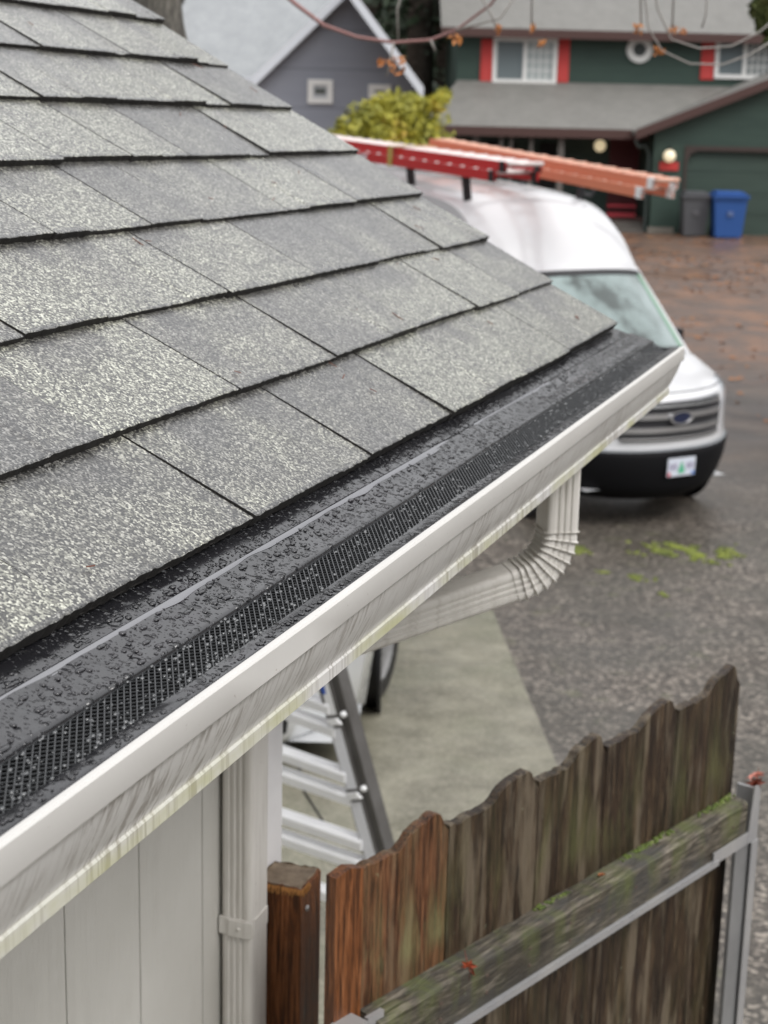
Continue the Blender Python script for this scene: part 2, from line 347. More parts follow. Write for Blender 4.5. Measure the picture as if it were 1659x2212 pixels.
# concrete drive
def strip_on_ground(name, edgeL, edgeR, dz, material, n=24, mcols=10, skirt=.06):
    b = MB(); rows = []
    for i in range(n+1):
        k = i/n*(len(edgeL)-1); j = min(int(k), len(edgeL)-2); f = k-j
        a = Vector(edgeL[j]).lerp(Vector(edgeL[j+1]), f); c = Vector(edgeR[j]).lerp(Vector(edgeR[j+1]), f); row = []
        for q in range(mcols+1):
            P = a.lerp(c, q/mcols); row.append((P.x, P.y, ground_z(P.x, P.y)+dz))
        row.append((c.x, c.y, ground_z(c.x, c.y)-skirt)); rows.append(row)
    b.grid(rows, flip=False); o = b.build(name, material, smooth=True, angle=40); tag(o, kind='structure'); return o
def m_concrete():
    M = mat('wet_concrete', rough=.5); g = NG(M); p = g.co()
    c = g.ramp(g.noise(p, 3.2, 6, .65), [(.3, (.085, .080, .055)), (.5, (.15, .142, .105)), (.7, (.215, .205, .155))])
    c = g.mix(g.ramp(g.noise(p, 1.3, 4), [(.5, 0.0), (.65, .6)]), c, (.12, .125, .085))
    sp = g.sep(g.voro(p, 90, 'Color'))[0]; c = g.mix(g.ramp(sp, [(.55, 0.0), (1, .35)]), c, (.40, .37, .30))
    g.col(c); g.rough(g.ramp(g.noise(p, 2, 3), [(.35, .3), (.6, .65)])); g.nrm(g.bump(g.noise(p, 60, 4), .3, .004)); return M
MT['concrete'] = m_concrete()
strip_on_ground('driveway', [(-8, 10.8), (-6.5, 6), (-5, 2), (-1.0, -8)], [(-3.02, 10.9), (-1.72, 7.6), (-.55, 4.5), (4.0, -8)], .012, MT['concrete'])
# moss
def m_moss():
    M = mat('moss', rough=.9); g = NG(M); g.col(g.ramp(g.noise(g.co(), 7, 4), [(.35, (.07, .085, .018)), (.65, (.17, .20, .028))])); return M
MT['moss'] = m_moss()
def moss_patch(cx, cy, rx, ry, n, zz=0):
    c = onZ(cx, cy, .2)
    for _ in range(3): c = onZ(cx, cy, ground_z(c.x, c.y))
    b = moss
    for i in range(n):
        a = random.uniform(0, 6.28); r = abs(random.gauss(0, .5))
        P = c + RH*math.cos(a)*r*rx + FH*math.sin(a)*r*ry; s = random.uniform(.006, .03)
        nrm = mnoise.noise(P*6.0)
        if nrm < -.05: continue
        b.ball((P.x, P.y, ground_z(P.x, P.y)+.003), s, (1, 1, .35), 6, 4)
moss = MB()
for a in [(1500, 1195, .42, .26, 900), (1445, 1185, .2, .2, 300), (1570, 1212, .22, .16, 240), (1240, 1190, .12, .2, 240), (1385, 1248, .14, .12, 80), (1440, 1283, .1, .1, 40), (1310, 1240, .12, .1, 25)]: moss_patch(*a)
tag(moss.build('moss', MT['moss'], smooth=True), 'bright green moss growing in patches on the wet asphalt', 'moss', kind='stuff')
# fallen leaves on the far drive
lv = MB(); MT['leaf_lit'] = m_leaf('leaf_litter_mat', (.22, .075, .025), (.38, .16, .05), (.30, .22, .04), 4)
for i in range(2600):
    u = random.uniform(0, 14); t = random.triangular(16, 43, 36); P = RH*u + FH*t
    if mnoise.noise(P*.35) < -.05: continue
    z = ground_z(P.x, P.y)+.012; s = random.uniform(.03, .075); a = random.uniform(0, 6.28)
    d = RH*math.cos(a)*s; e = FH*math.sin(a+1.2)*s
    lv.quad(P+d*1.2+UP*z, P+e+UP*(z+.02), P-d+UP*z, P-e+UP*(z+.01))
tag(lv.build('leaf_litter', MT['leaf_lit']), 'scattered orange brown fallen leaves on the far driveway', 'fallen leaves', kind='stuff')

# ================================================================== near house
house = empty('house', (-2.5, 0, .4), label='near house with wet grey shingle roof, white gutter and grey siding', cat='house')
TH = R_(31.75); EXPO = .143
S = Vector((-math.cos(TH), -.155, math.sin(TH))); SN = Vector((math.sin(TH), 0, math.cos(TH)))   # upslope, normal
P0 = onX(1330, 710, -.5935)                                            # gable corner of the lowest course
def roofpt(Y, s, n=0): return Vector((P0.x - math.cos(TH)*s, Y - .155*s, P0.z + math.sin(TH)*s)) + SN*n   # Y measured at the eave line
def Ybutt(x, k, line):                                                 # a joint's px x on course line k -> eave Y
    (x0, y0), (x1, y1) = line; y = y0 + (y1-y0)*(x-x0)/(x1-x0); q = ray(x, y)
    base = roofpt(0, k*EXPO) - CAM; d = base.dot(SN)/q.dot(SN); P = q*d; return P.y + .155*k*EXPO
LINES = {6: [(0, 95), (460, 137)], 5: [(0, 213), (595, 232)], 4: [(0, 345), (728, 328)], 3: [(0, 523), (878, 430)], 2: [(0, 755), (1020, 522)], 1: [(0, 1040), (1165, 628)], 0: [(0, 1430), (1330, 710)]}
JX = {0: [165, 545, 797, 970, 1115, 1225], 1: [209, 509, 720, 899, 1028, 1118], 2: [45, 227, 484, 668, 807, 944], 3: [98, 309, 422, 610, 760], 4: [109, 262, 389, 562, 690], 5: [75, 236, 430, 482], 6: [69, 229, 262, 411]}
rb = MB(); tones = []; NC = 15; YEND = P0.y; YST = -1.6
hb = {}
for k in range(NC):
    if k in JX: js = [Ybutt(x, k, LINES[k]) for x in JX[k]]
    else: js = []
    if not js:
        y = YEND - random.uniform(.08, .2)
        while y > .8: js.append(y); y -= random.choice([.14, .2, .27, .33])
        js.sort()
    y = js[0]
    while y > YST: y -= random.choice([.15, .2, .26, .33, .4]); js.insert(0, y)
    edges = js + [YEND + random.uniform(-.004, .004)]
    for a, b in zip(edges, edges[1:]):
        if b - a < .01: continue
        h = random.choice([.009, .010, .0115, .012]); tone = random.choice([.05, .3, .5, .65, .8]) + random.uniform(-.05, .05); g_ = .0012
        n = max(2, int((b-a)/.007)); e0 = k*EXPO; ou = random.uniform(-.003, .003)
        kk = int(n*random.uniform(.25, .8)); two = random.random() < .6; hi = random.choice([0.0022, -.002])
        low = []; ys = []
        for i in range(n+1):
            yy = a+g_ + (b-a-2*g_)*i/n; ys.append(yy)
            low.append((e0 + ou + random.uniform(-.0008, .0008), h + (hi if two and i > kk else 0) + mnoise.noise(Vector((yy*5, k, 0)))*.0015))
        # rows: bottom of butt, top of butt, curls, up to the cover
        rws = []
        rws.append([roofpt(yy, lo[0]+.001, .0005 if k else -.004) for yy, lo in zip(ys, low)])
        rws.append([roofpt(yy, lo[0], lo[1]-.0006) for yy, lo in zip(ys, low)])
        rws.append([roofpt(yy, lo[0]+.0015, lo[1]) for yy, lo in zip(ys, low)])
        for q in (.25, .6, 1.0):
            rws.append([roofpt(yy, lo[0]*(1-q)+(e0+EXPO+.03)*q, lo[1]*(1-q)+.0008*q) for yy, lo in zip(ys, low)])
        nf = len(rb.f); rb.grid(rws, 0)
        cnt = n
        for i in range(cnt): rb.m[nf+i] = 1
        # sides
        for yy, lo in ((ys[0], low[0]), (ys[-1], low[-1])):
            rb.quad(roofpt(yy, lo[0]+.001, -.002), roofpt(yy, lo[0], lo[1]), roofpt(yy, e0+EXPO+.03, .001), roofpt(yy, e0+EXPO+.03, -.002), 1)
        tones += [tone]*(len(rb.f)-nf)
roof_u = MB()
top = NC*EXPO
nf = len(rb.f)
rb.quad(roofpt(YST, .003, -.001), roofpt(YEND-.004, .003, -.001), roofpt(YEND-.004, top+.05, -.001), roofpt(YST, top+.05, -.001), 1)
nd = MB(); random.seed(77)
for i in range(46):
    ss = random.uniform(.02, 1.0); yy = random.uniform(.9, 2.9); a_ = random.uniform(0, 3.14); L_ = random.uniform(.008, .02); fr_ = (ss/EXPO) % 1
    P_ = roofpt(yy, ss, .0125*(1-fr_)+.002); nd.tube([P_, P_ + Vector((0, math.cos(a_)*L_, 0)) + S*math.sin(a_)*L_], .0006, 4)
need = nd.build('pine_needles', mat('needle_brown', (.16, .05, .025), .6)); tag(need, 'scattered thin brown pine needles lying on the wet grey shingles', 'pine needles', kind='stuff')
# far slope and ridge
ridge_a = roofpt(YST, top, .004); ridge_b = roofpt(YEND, top, .004)
back = Vector((-math.cos(TH)*2.5, 0, -math.sin(TH)*2.5))
rb.quad(ridge_a, ridge_b, ridge_b+back, ridge_a+back, 0)
tones += [.5]*(len(rb.f)-nf)
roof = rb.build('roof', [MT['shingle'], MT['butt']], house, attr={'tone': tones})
# sheathing, rake board, soffit
rk = MB()
rk.prism([roofpt(YEND-.012, .02, -.012), roofpt(YEND-.012, top, -.012), roofpt(YEND-.012, top, -.15), roofpt(YEND-.012, .02, -.15)], (0, -.02, 0))
rk.build('rake_board', MT['trim'], house)
zc = CAMZ
fb = MB(); fb.abox(-.625, -.604, -1.6, P0.y-.03, zc-.53, zc-.385); fb.build('fascia', MT['trim'], house)
so_ = MB(); so_.abox(-1.0, -.626, -1.6, P0.y-.05, zc-.54, zc-.528); so_.build('soffit', MT['trim'], house)
# walls with grooves
YC = 2.325
WB = .42
wb = MB(); gy = [1.66 + .2015*k for k in range(-16, 4)]
gy = [y for y in gy if y < 2.2]; eds = [-1.6] + gy + [YC]
for a, b in zip(eds, eds[1:]): wb.abox(-1.03, -1.0, a+.0018, b-.0018, WB, zc-.541)
wb.build('wall', MT['siding'], house)
wg = MB(); wg.abox(-1.034, -1.006, -1.6, YC-.002, WB, zc-.541); wg.abox(-5.0, -1.035, YC-.03, YC-.002, WB, zc-.541)
apx = roofpt(0, top).x
wg.prism([(-1.1, YC-.03, zc-.541), (-5.0, YC-.03, zc-.541), (apx, YC-.03, roofpt(0, top).z-.2)], (0, .028, 0))
wg.build('gable_wall', MT['siding'], house)
tb = MB(); tb.abox(-.9995, -.982, 2.235, YC+.005, WB, zc-.541); tb.abox(-1.08, -.9995, YC, YC+.018, WB, zc-.541); tb.build('corner_trim', MT['trim'], house)
# gutter profile (X, Z below camera)
GP = [(-.484, .401), (-.4800, .3997), (-.4755, .4000), (-.4738, .4018), (-.4732, .4235), (-.4742, .4252), (-.4768, .4258), (-.4782, .4275), (-.4800, .434), (-.4840, .446), (-.4890, .457), (-.4945, .468), (-.4990, .4760), (-.4990, .4778), (-.4972, .4795), (-.4970, .4905), (-.4990, .4925), (-.602, .4935), (-.6035, .395)]
GY0, GY1 = -1.6, 3.035
def sweepY(b, prof, y0, y1, n, mi=0, wob=0.0, ro=None):
    rows = []
    for i in range(n+1):
        y = y0 + (y1-y0)*i/n
        rows.append([(x + wob*mnoise.noise(Vector((y*2.3, j*.3, 0))), y, zc - z + wob*mnoise.noise(Vector((y*2.9, 7+j*.3, 0)))) for j, (x, z) in enumerate(prof)])
    b.grid(rows, mi)
gb = MB(); sweepY(gb, GP[4:], GY0, GY1, 60, 0, .0007)
gt = gb.build('gutter', MT['gutter'], house, smooth=True, angle=35)
lb = MB(); sweepY(lb, [(-.486, .4035)]+GP[:6], GY0, GY1, 60, 0, .0007)
# rounded end of the lip
lb.prism([(x, GY1-.0005, zc-z) for x, z in [(-.486, .4035)]+GP[:6]], (0, .002, 0))
lb.build('lip', MT['gutter_lip'], gt, smooth=True, angle=35)
ec = MB(); ec.prism([(x, GY1-.004, zc-z) for x, z in GP[4:]], (0, .0015, 0)); ec.build('end_cap', MT['gutter'], gt)
tr = MB(); tr.quad((-.602, GY0, zc-.43), (-.602, GY1-.01, zc-.43), (-.49, GY1-.01, zc-.44), (-.49, GY0, zc-.44)); tr.build('trough_shade', MT['dark'], gt)  # near-black sheet painted as the shade inside the white gutter
# guard sheet
GG1 = 3.0
gg = MB()
G1 = [(-.625, .366), (-.596, .3712), (-.5835, .3752), (-.5740, .3785), (-.5733, .3825), (-.5712, .3830), (-.5705, .3768), (-.5690, .3762), (-.5640, .3772), (-.5560, .3808), (-.540, .3853), (-.5300, .3868), (-.5278, .3878), (-.5269, .3898), (-.5268, .3925)]
sweepY(gg, G1, GY0, GG1, 220, 0, .0008)
G2 = [(-.4965, .4003), (-.4945, .3985), (-.486, .3995), (-.4815, .3992), (-.4800, .4012)]
sweepY(gg, G2, GY0, GG1+.01, 120, 0, .0006)
gg.prism([(x, GG1, zc-z) for x, z in G1] + [(-.5268, GG1, zc-.41), (-.60, GG1, zc-.41)], (0, .001, 0))
gd = gg.build('gutter_guard', MT['guard'], house, smooth=True, angle=50)
fl = MB(); rows = []
for i in range(240):
    y = .25 + 2.1*i/239; nz_ = mnoise.noise(Vector((y*6, 1, 4))) + .5*mnoise.noise(Vector((y*21, 5, 4))); w_ = max(.0004, .0055 + .007*nz_)
    rows.append([(-.5688, y, zc-.3758), (-.5688+w_*.5, y, zc-(.3758+w_*.09)), (-.5688+w_, y, zc-(.3762+w_*.24))])
fl.grid(rows); fl.build('water_film', mat('wet_film', (.06, .06, .07), .03, ior=2.6), gd, smooth=True)
# expanded mesh
mm = MB(); XA, XB, ZA, ZB = -.5268, -.4952, .3915, .4006; pit = .0092; ht = XB-XA
y = -.2
def MP(x, y, up=0): f = (x-XA)/(XB-XA); return Vector((x, y, zc-(ZA+(ZB-ZA)*f)-.0018*math.sin(math.pi*f)+up))
while y < GG1:
    for sgn, dy in ((1, .058), (-1, .058)):
        a, c = MP(XA, y if sgn > 0 else y+dy), MP(XB, y+dy if sgn > 0 else y)
        if c.y < GG1+.01 and a.y < GG1+.01: mm.beam(a, c, .00085, .0009)
    y += pit
for x in (XA+.0002, XB-.0002): mm.beam(MP(x, -.2), MP(x, GG1), .0012, .0009)
mm.build('wire_mesh', MT['mesh'], gd)
# beads of water
wbd = MB(); random.seed(3)
for i in range(1500):
    y = random.uniform(.3, 2.9)**1.0; 
    if random.random() > 1.25/(y+.35): continue
    f = random.random(); P = MP(XA+(XB-XA)*f, y, .0006); s = random.uniform(.0009, .0021)
    wbd.ball(P, s, (1, 1.25, .7), 8, 5)
MT['bead_lit'] = mat('bright_bead', (.04, .043, .045), .03, ior=1.6, coat=1)  # lighter copy of the bead material, sparkle put into its colour
wbd.build('mesh_droplets', MT['bead_lit'], gd, smooth=True)
dr = MB()
def G1pt(x, y):
    for (xa, za), (xb, zb) in zip(G1, G1[1:]):
        if xa <= x <= xb:
            f = (x-xa)/(xb-xa); return Vector((x, y, zc-(za+(zb-za)*f)))
    return Vector((x, y, zc-.4))
for i in range(5200):
    y = random.uniform(.3, 2.95)
    if random.random() > 1.0/(y*.75+.25): continue
    if random.random() < .38: x = random.uniform(-.588, -.574)
    else: x = random.uniform(-.5635, -.531)
    s = random.choice([.0006, .0008, .001, .0014]) if random.random() < .8 else random.uniform(.0016, .0036)
    if s > .0016 and random.random() < .45: ea = random.uniform(1.3, 2.6)
    else: ea = random.uniform(.85, 1.3)
    dr.ball(G1pt(x, y), s, (1, ea, .42), 8, 5)
for i in range(700):
    y = random.uniform(.3, 2.9); x = random.uniform(-.493, -.484); s = random.uniform(.0008, .0024)
    if random.random() > 1.0/(y*.6+.2): continue
    dr.ball((x, y, zc-.399), s, (1, 1.4, .4), 8, 5)
dr.build('water_drops', MT['bead'], gd, smooth=True)
# ---- downspout
DA = Vector((-.551, 2.389)); DB = Vector((-.968, 2.125)); dd2 = (DB-DA); DL = dd2.length; dd2.normalize()
DD = Vector((dd2.x, dd2.y, 0)); DW = DD.cross(UP).normalized()
def spout_profile(n_half, w_half):
    # closed section: n along bend plane, w across; three shallow ribs on the w-faces
    pts = []; r = .008
    def corner(cn, cw, a0):
        for i in range(4): a = a0 + math.pi/2*i/3; pts.append((cn + r*math.cos(a), cw + r*math.sin(a)))
    def ribs(sign):
        for c in (-.010, 0, .010):
            for dx, dp in ((-.0032, 0), (-.0016, .0022), (.0016, .0022), (.0032, 0)): yield (c+dx, dp)
    corner(n_half-r, w_half-r, 0)
    for (c, dp) in [(-x, d) for x, d in ribs(1)]: pts.append((c, w_half-dp))
    corner(-n_half+r, w_half-r, math.pi/2)
    corner(-n_half+r, -w_half+r, math.pi)
    for (c, dp) in ribs(-1): pts.append((c, -w_half+dp))
    corner(n_half-r, -w_half+r, 3*math.pi/2)
    return pts
def spout(b, path, nh=.026, wh=.031):
    # path: (s_along_DD, z, tangent angle below horizontal, scale)
    prof = spout_profile(nh, wh); rows = []
    for s_, z, ang, scl in path:
        T = DD*math.cos(ang) - UP*math.sin(ang); Nn = DD*math.sin(ang) + UP*math.cos(ang)
        C = Vector((DA.x, DA.y, 0)) + DD*s_ + UP*z
        rows.append([C + Nn*(a*scl) + DW*(c*scl) for a, c in prof] )
    rows = [r + [r[0]] for r in rows]; b.grid(rows)
A0 = math.pi/2; A1 = R_(17)
path = [(0, zc-.485, A0, 1), (0, zc-.590, A0, 1), (0, zc-.608, A0, 1)]
# bend 1
RB = .084; s_, z = 0.0, zc-.608; NST = 8; ang = A0; c1 = []
cen = (RB, z)
for i in range(NST+1):
    a = A0 - (A0-A1)*i/NST
    for da, scl in ((-.06, 1.0), (-.024, 1.01), (-.007, 1.10), (.007, 1.08), (.018, .95), (.06, .98)):
        aa = a - da*1.0
        aa = min(A0, max(A1, a+ -da))
        c1.append((RB - RB*math.sin(aa), z - RB*math.cos(aa), aa, scl))
path += c1
sl, zl = c1[-1][0], c1[-1][1]
endS = DL - .03
L1 = (endS - sl)/math.cos(A1)
path.append((sl+.012, zl-.012*math.tan(A1), A1, 1.0)); path.append((sl+.0125, zl-.0125*math.tan(A1), A1, .955))
zend = zl - (endS-sl)*math.tan(A1)
path.append((endS-.03, zend+.03*math.tan(A1), A1, .955))
for i in range(9):
    aa = A1 + (A0-A1)*i/8; path.append((endS-.03 + .06*(math.sin(A0-A1) - math.sin(A0-aa)) , zend+.01 - .06*(math.cos(A0-aa)-math.cos(A0-A1)) , aa, 1.04 if i % 2 else .98))
sx, sz = path[-1][0], path[-1][1]
db = MB(); spout(db, path); ds_o = db.build('downspout_elbow', MT['pipe'], house, smooth=True, angle=38)
# the wall run, square to the wall
vb = MB(); prof = spout_profile(.0265, .033); rows = []
xc, yc_ = -.968, 2.150
for z in (sz+.01, zc-1.1, zc-2.0, .56):
    rows.append([(xc + a, yc_ + c, z) for a, c in prof] + [(xc+prof[0][0], yc_+prof[0][1], z)])
vb.grid(rows); ds = vb.build('downspout', MT['pipe'], house, smooth=True, angle=38)
sb = MB(); zs = zc-1.235
for (z0, z1, off) in ((zs-.014, zs+.014, .0022),):
    pr = [(xc + (a*(1+off/.0265*.9)), yc_ + c*(1+off/.033)) for a, c in spout_profile(.0265, .033) if True]
    hull = [(-.0265-off, -.033-off), (.0265-.008, -.033-off), (.0265+off, -.033+.008), (.0265+off, .033-.008), (.0265-.008, .033+off), (-.0265-off, .033+off)]
    ring0 = [(xc+a, yc_+c, z0) for a, c in hull]; sb.prism(ring0, (0, 0, z1-z0))
sb.abox(xc-.012, xc+.0285, yc_-.0372, yc_-.0352, zs-.015, zs+.012)
sb.ball((xc+.006, yc_-.0385, zs-.001), .0035, (1, .6, 1), 8, 5)
sb.build('strap', MT['pipe'], ds)

# ================================================================== gate and post
def rot_box_local(): pass
GDIR = Vector((.365, .931, 0)).normalized(); GN = Vector((GDIR.y, -GDIR.x, 0))      # gate direction; face towards camera
GO = at(783, 1870, 2.42); GZ = ground_z(GO.x, GO.y)
gate = empty('gate', (GO.x, GO.y, GZ), label='open wooden picket gate with scalloped top, mossy rail and steel frame', cat='gate')
def gp(t, z, n=0): P = GO + GDIR*t + GN*n; return Vector((P.x, P.y, z))
def picket(t0, t1, zt, mtl, seed, below=True, rise=.036):
    random.seed(seed); b = MB(); W = t1-t0; nb = 22; top = []
    for i in range(nb+1):
        u = i/nb
        zz = zt + rise*.82*(smooth(.42, .62, u)*.8 + smooth(.6, .92, u)*.35)
        if u > .9: zz -= (rise*1.1)*smooth(.88, 1.0, u)
        top.append(zz + random.uniform(-.0022, .0022))
    lo = GZ+.06; rows = [[], [], [], []]
    TK = .017
    for i in range(nb+1):
        t = t0 + .0015 + (W-.003)*i/nb
        rows[0].append(gp(t, lo, 0)); rows[1].append(gp(t, top[i]-.002, 0)); rows[2].append(gp(t, top[i], -.003)); rows[3].append(gp(t, top[i], -TK))
    # subdivide face vertically is unnecessary
    rows.append([gp(t0+.0015+(W-.003)*i/nb, lo, -TK) for i in range(nb+1)])
    b.grid(rows, 0, flip=True)
    b.quad(rows[0][0], rows[1][0], rows[3][0], rows[4][0]); b.quad(rows[0][-1], rows[4][-1], rows[3][-1], rows[1][-1])
    return b.build('picket', mtl, gate)
zg = zc-1.086
p0 = MB(); p0.prism([gp(-.062, GZ+.06, .004), gp(-.002, GZ+.06, .004), gp(-.002, zg+.002, .004), gp(-.03, zg+.012, .004), gp(-.062, zg+.006, .004)], GN*-.02); tag(p0.build('picket', MT['red_cedar'], gate), 'narrow red edge board')
tag(picket(0, .206, zg, MT['picket_red'], 1), 'reddish first picket')
picket(.206, .451, zg-.001, MT['picket'], 2); picket(.451, .657, zg+.002, MT['picket'], 3); picket(.657, .902, zg+.006, MT['picket'], 4); picket(.902, 1.141, zg+.008, MT['picket'], 5, rise=.042)
rl = MB(); rows = []
for i in range(41):
    t = .0 + 1.135*i/40
    w1 = mnoise.noise(Vector((t*14, 3, 1)))*.002; w2 = mnoise.noise(Vector((t*11, 8, 1)))*.0025
    rows.append([gp(t, zc-1.410, .040), gp(t, zc-1.332+w1, .041), gp(t, zc-1.326+w1, .036), gp(t, zc-1.320+w2, .0005)])
rl.grid(rows, 0, flip=False); rl.quad(gp(0, zc-1.41, .04), gp(0, zc-1.326, .04), gp(0, zc-1.32, 0), gp(0, zc-1.41, 0))
rail = rl.build('rail', MT['rail'], gate)
ms = MB(); random.seed(5)
for i in range(420):
    t = random.uniform(.1, 1.13)
    if mnoise.noise(Vector((t*7, 0, 0))) < -.12 + .5*(1-t): continue
    ms.ball(gp(t, zc-1.321+random.uniform(-.001, .002), random.uniform(.001, .012)), random.uniform(.0015, .005), (1, 1, .7), 6, 4)
MT['rail_moss'] = m_leaf('rail_moss_mat', (.035, .05, .012), (.10, .14, .02), (.3, .34, .12), 40)
tag(ms.build('rail_moss', MT['rail_moss'], rail, smooth=True), kind='stuff')
fr = MB()
fr.beam(gp(.02, zc-1.4165, .042), gp(1.02, zc-1.4165, .042), .012, .012, mi=0)
fr.build('frame_bar', MT['galv'], gate)
br = MB(); br.prism([gp(1.0, zc-1.392, .043), gp(1.0, zc-1.418, .043), gp(1.17, zc-1.418, .043), gp(1.17, zc-1.392, .043)], GN*.003); br.prism([gp(1.135, zc-1.418, .0435), gp(1.17, zc-1.418, .0435), gp(1.17, zc-1.30, .0435), gp(1.150, zc-1.295, .0435)], GN*.003)
br.build('corner_bracket', MT['galv'], gate)
vp = MB(); vp.prism([gp(1.1, GZ+.05, .04), gp(1.17, GZ+.05, .04), gp(1.17, zc-1.4185, .04), gp(1.1, zc-1.4185, .04)], GN*-.004)
vp.build('steel_upright', MT['galv_dark'], gate)
vq = MB(); vq.prism([gp(1.171, GZ+.05, .045), gp(1.178, GZ+.05, .045), gp(1.178, zc-1.31, .045), gp(1.171, zc-1.31, .045)], GN*-.05)
vq.prism([gp(1.152, GZ+.05, .0455), gp(1.178, GZ+.05, .0455), gp(1.178, zc-1.4187, .0455), gp(1.152, zc-1.4187, .0455)], GN*.003)
vq.build('steel_edge', MT['galv'], gate)
lt = MB(); P = gp(-.045, zc-1.32, .02)
lt.box(P, GDIR*.022, GN*.018, UP*.006); lt.box(P+GDIR*.045+UP*-.008+GN*.01, GDIR*.018, GN*.004, UP*.014); lt.box(P+GN*.014-UP*.012, GDIR*.02, GN*.003, UP*.012)
lt.build('hinge_bracket', MT['galv'], gate)
# post
post = empty('post', (-.937, 2.26, ground_z(-.94, 2.26)), label='reddish brown square wooden post with frayed top beside the downspout', cat='post')
pb = MB(); px0, px1, py0, py1 = -.981, -.897, 2.212, 2.296; pz = zc-1.200; random.seed(9)
rows = []
ringp = []
NP = 10
for (ax, ay), (bx, by) in zip([(px0, py0), (px1, py0), (px1, py1), (px0, py1)], [(px1, py0), (px1, py1), (px0, py1), (px0, py0)]):
    for i in range(NP): ringp.append((ax+(bx-ax)*i/NP, ay+(by-ay)*i/NP))
zt = [pz + random.uniform(-.004, .001) for _ in ringp]
cxp, cyp = (px0+px1)/2, (py0+py1)/2
rows = [[(x, y, .44) for x, y in ringp], [(x, y, z-.006) for (x, y), z in zip(ringp, zt)], [(cxp+(x-cxp)*.93, cyp+(y-cyp)*.93, z) for (x, y), z in zip(ringp, zt)]]
rows = [r+[r[0]] for r in rows]; pb.grid(rows, 0); pob = pb.build('post_body', MT['red_cedar'], post)
pt = MB(); pt.poly([(cxp+(x-cxp)*.94, cyp+(y-cyp)*.94, z-.001) for (x, y), z in zip(ringp, zt)]); pt.build('end_grain', MT['post_top'], post)
fy = MB()
for i in range(120):
    x = random.uniform(px0, px1); L = random.uniform(.003, .014); 
    if random.random() < .75: a = Vector((x, py0-.0005, pz-.003)); nn = Vector((0, -.001, 0))
    else: a = Vector((px1+.0005, random.uniform(py0, py0+.03), pz-.003)); nn = Vector((.001, 0, 0))
    fy.beam(a, a+nn*2+Vector((random.uniform(-.002, .002), 0, -L)), .0012, .0006, up=Vector((.3, 1, .1)))
fy.build('frayed_fibres', MT['fibre'], post)
nl = MB(); nl.lathe((px1, 2.235, pz-.045), (1, 0, 0), [(-.002, .0), (-.002, .006), (.003, .005), (.004, .0)], 10); nl.build('bolt', MT['galv'], post, smooth=True)

MT['nail'] = mat('nail_head', (.10, .07, .055), .6)
for t_n in (.06, .15, .27, .39, .51, .60, .72, .84, .96, 1.08):
    for z_n in ((1.355, 1.384) if int(t_n*100) % 2 else (1.362,)):
        b = MB(); b.lathe(gp(t_n, zc-z_n-random.uniform(0, .006), .0402), GN, [(0, 0), (0, .0035), (.0012, .003), (.0014, 0)], 8); b.build('nail', MT['nail'], rail)
# maple leaves
def leafshape(s):
    pts = []
    spec = [(0, 1.0), (14, .42), (32, .9), (50, .38), (75, .75), (100, .3), (130, .45), (160, .2), (180, .25)]
    for a, r in spec: pts.append((math.sin(R_(a))*r*s, math.cos(R_(a))*r*s))
    for a, r in spec[-2:0:-1]: pts.append((-math.sin(R_(a))*r*s, math.cos(R_(a))*r*s))
    return pts
def leaf_thing(pos, s, u, v, colr, label):
    u = Vector(u).normalized(); v = (Vector(v) - u*Vector(v).dot(u)).normalized(); n = u.cross(v).normalized()
    b = MB(); c = b.vert(Vector(pos)+n*.003); idx = [b.vert(Vector(pos)+u*x+v*y+n*(.35*(x*x+y*y)/s*(-1 if i % 2 else .6))) for i, (x, y) in enumerate(leafshape(s))]
    for i in range(len(idx)): b.face((c, idx[i], idx[(i+1) % len(idx)]))
    b.tube([Vector(pos)-v*s*.2+n*.001, Vector(pos)-v*s*.9+u*s*.1+n*.01], [.0008, .0005], 5)
    o = b.build('maple_leaf', colr); tag(o, label, 'leaf', 'fallen maple leaves on the gate'); return o
MT['leaf_red'] = m_leaf('red_leaf', (.14, .018, .008), (.24, .045, .015), None, 60, .4)
MT['leaf_pink'] = m_leaf('pink_leaf', (.45, .16, .13), (.60, .24, .18), None, 60, .4)
MT['leaf_org'] = m_leaf('orange_leaf', (.35, .10, .03), (.5, .2, .06), None, 60, .4)
leaf_thing(gp(.222, zc-1.322, .036), .026, GDIR*.8+GN*.4, -UP+GN*.5, MT['leaf_red'], 'dark red maple leaf resting on the left end of the gate rail')
leaf_thing(gp(1.165, zc-1.280, .03), .03, GDIR+UP*.2, GN+UP*.5, MT['leaf_pink'], 'pink maple leaf lying on the top corner of the steel gate frame')
leaf_thing(gp(1.185, zc-1.300, .03), .032, GDIR*.3+GN*.3, -UP+GDIR*.5, MT['leaf_red'], 'dark red leaf hanging from the top corner of the steel gate frame')
leaf_thing(gp(.64, zc-1.318, .012), .012, GDIR, GN+UP*.3, MT['leaf_org'], 'small orange leaf scrap on the mossy middle of the gate rail')

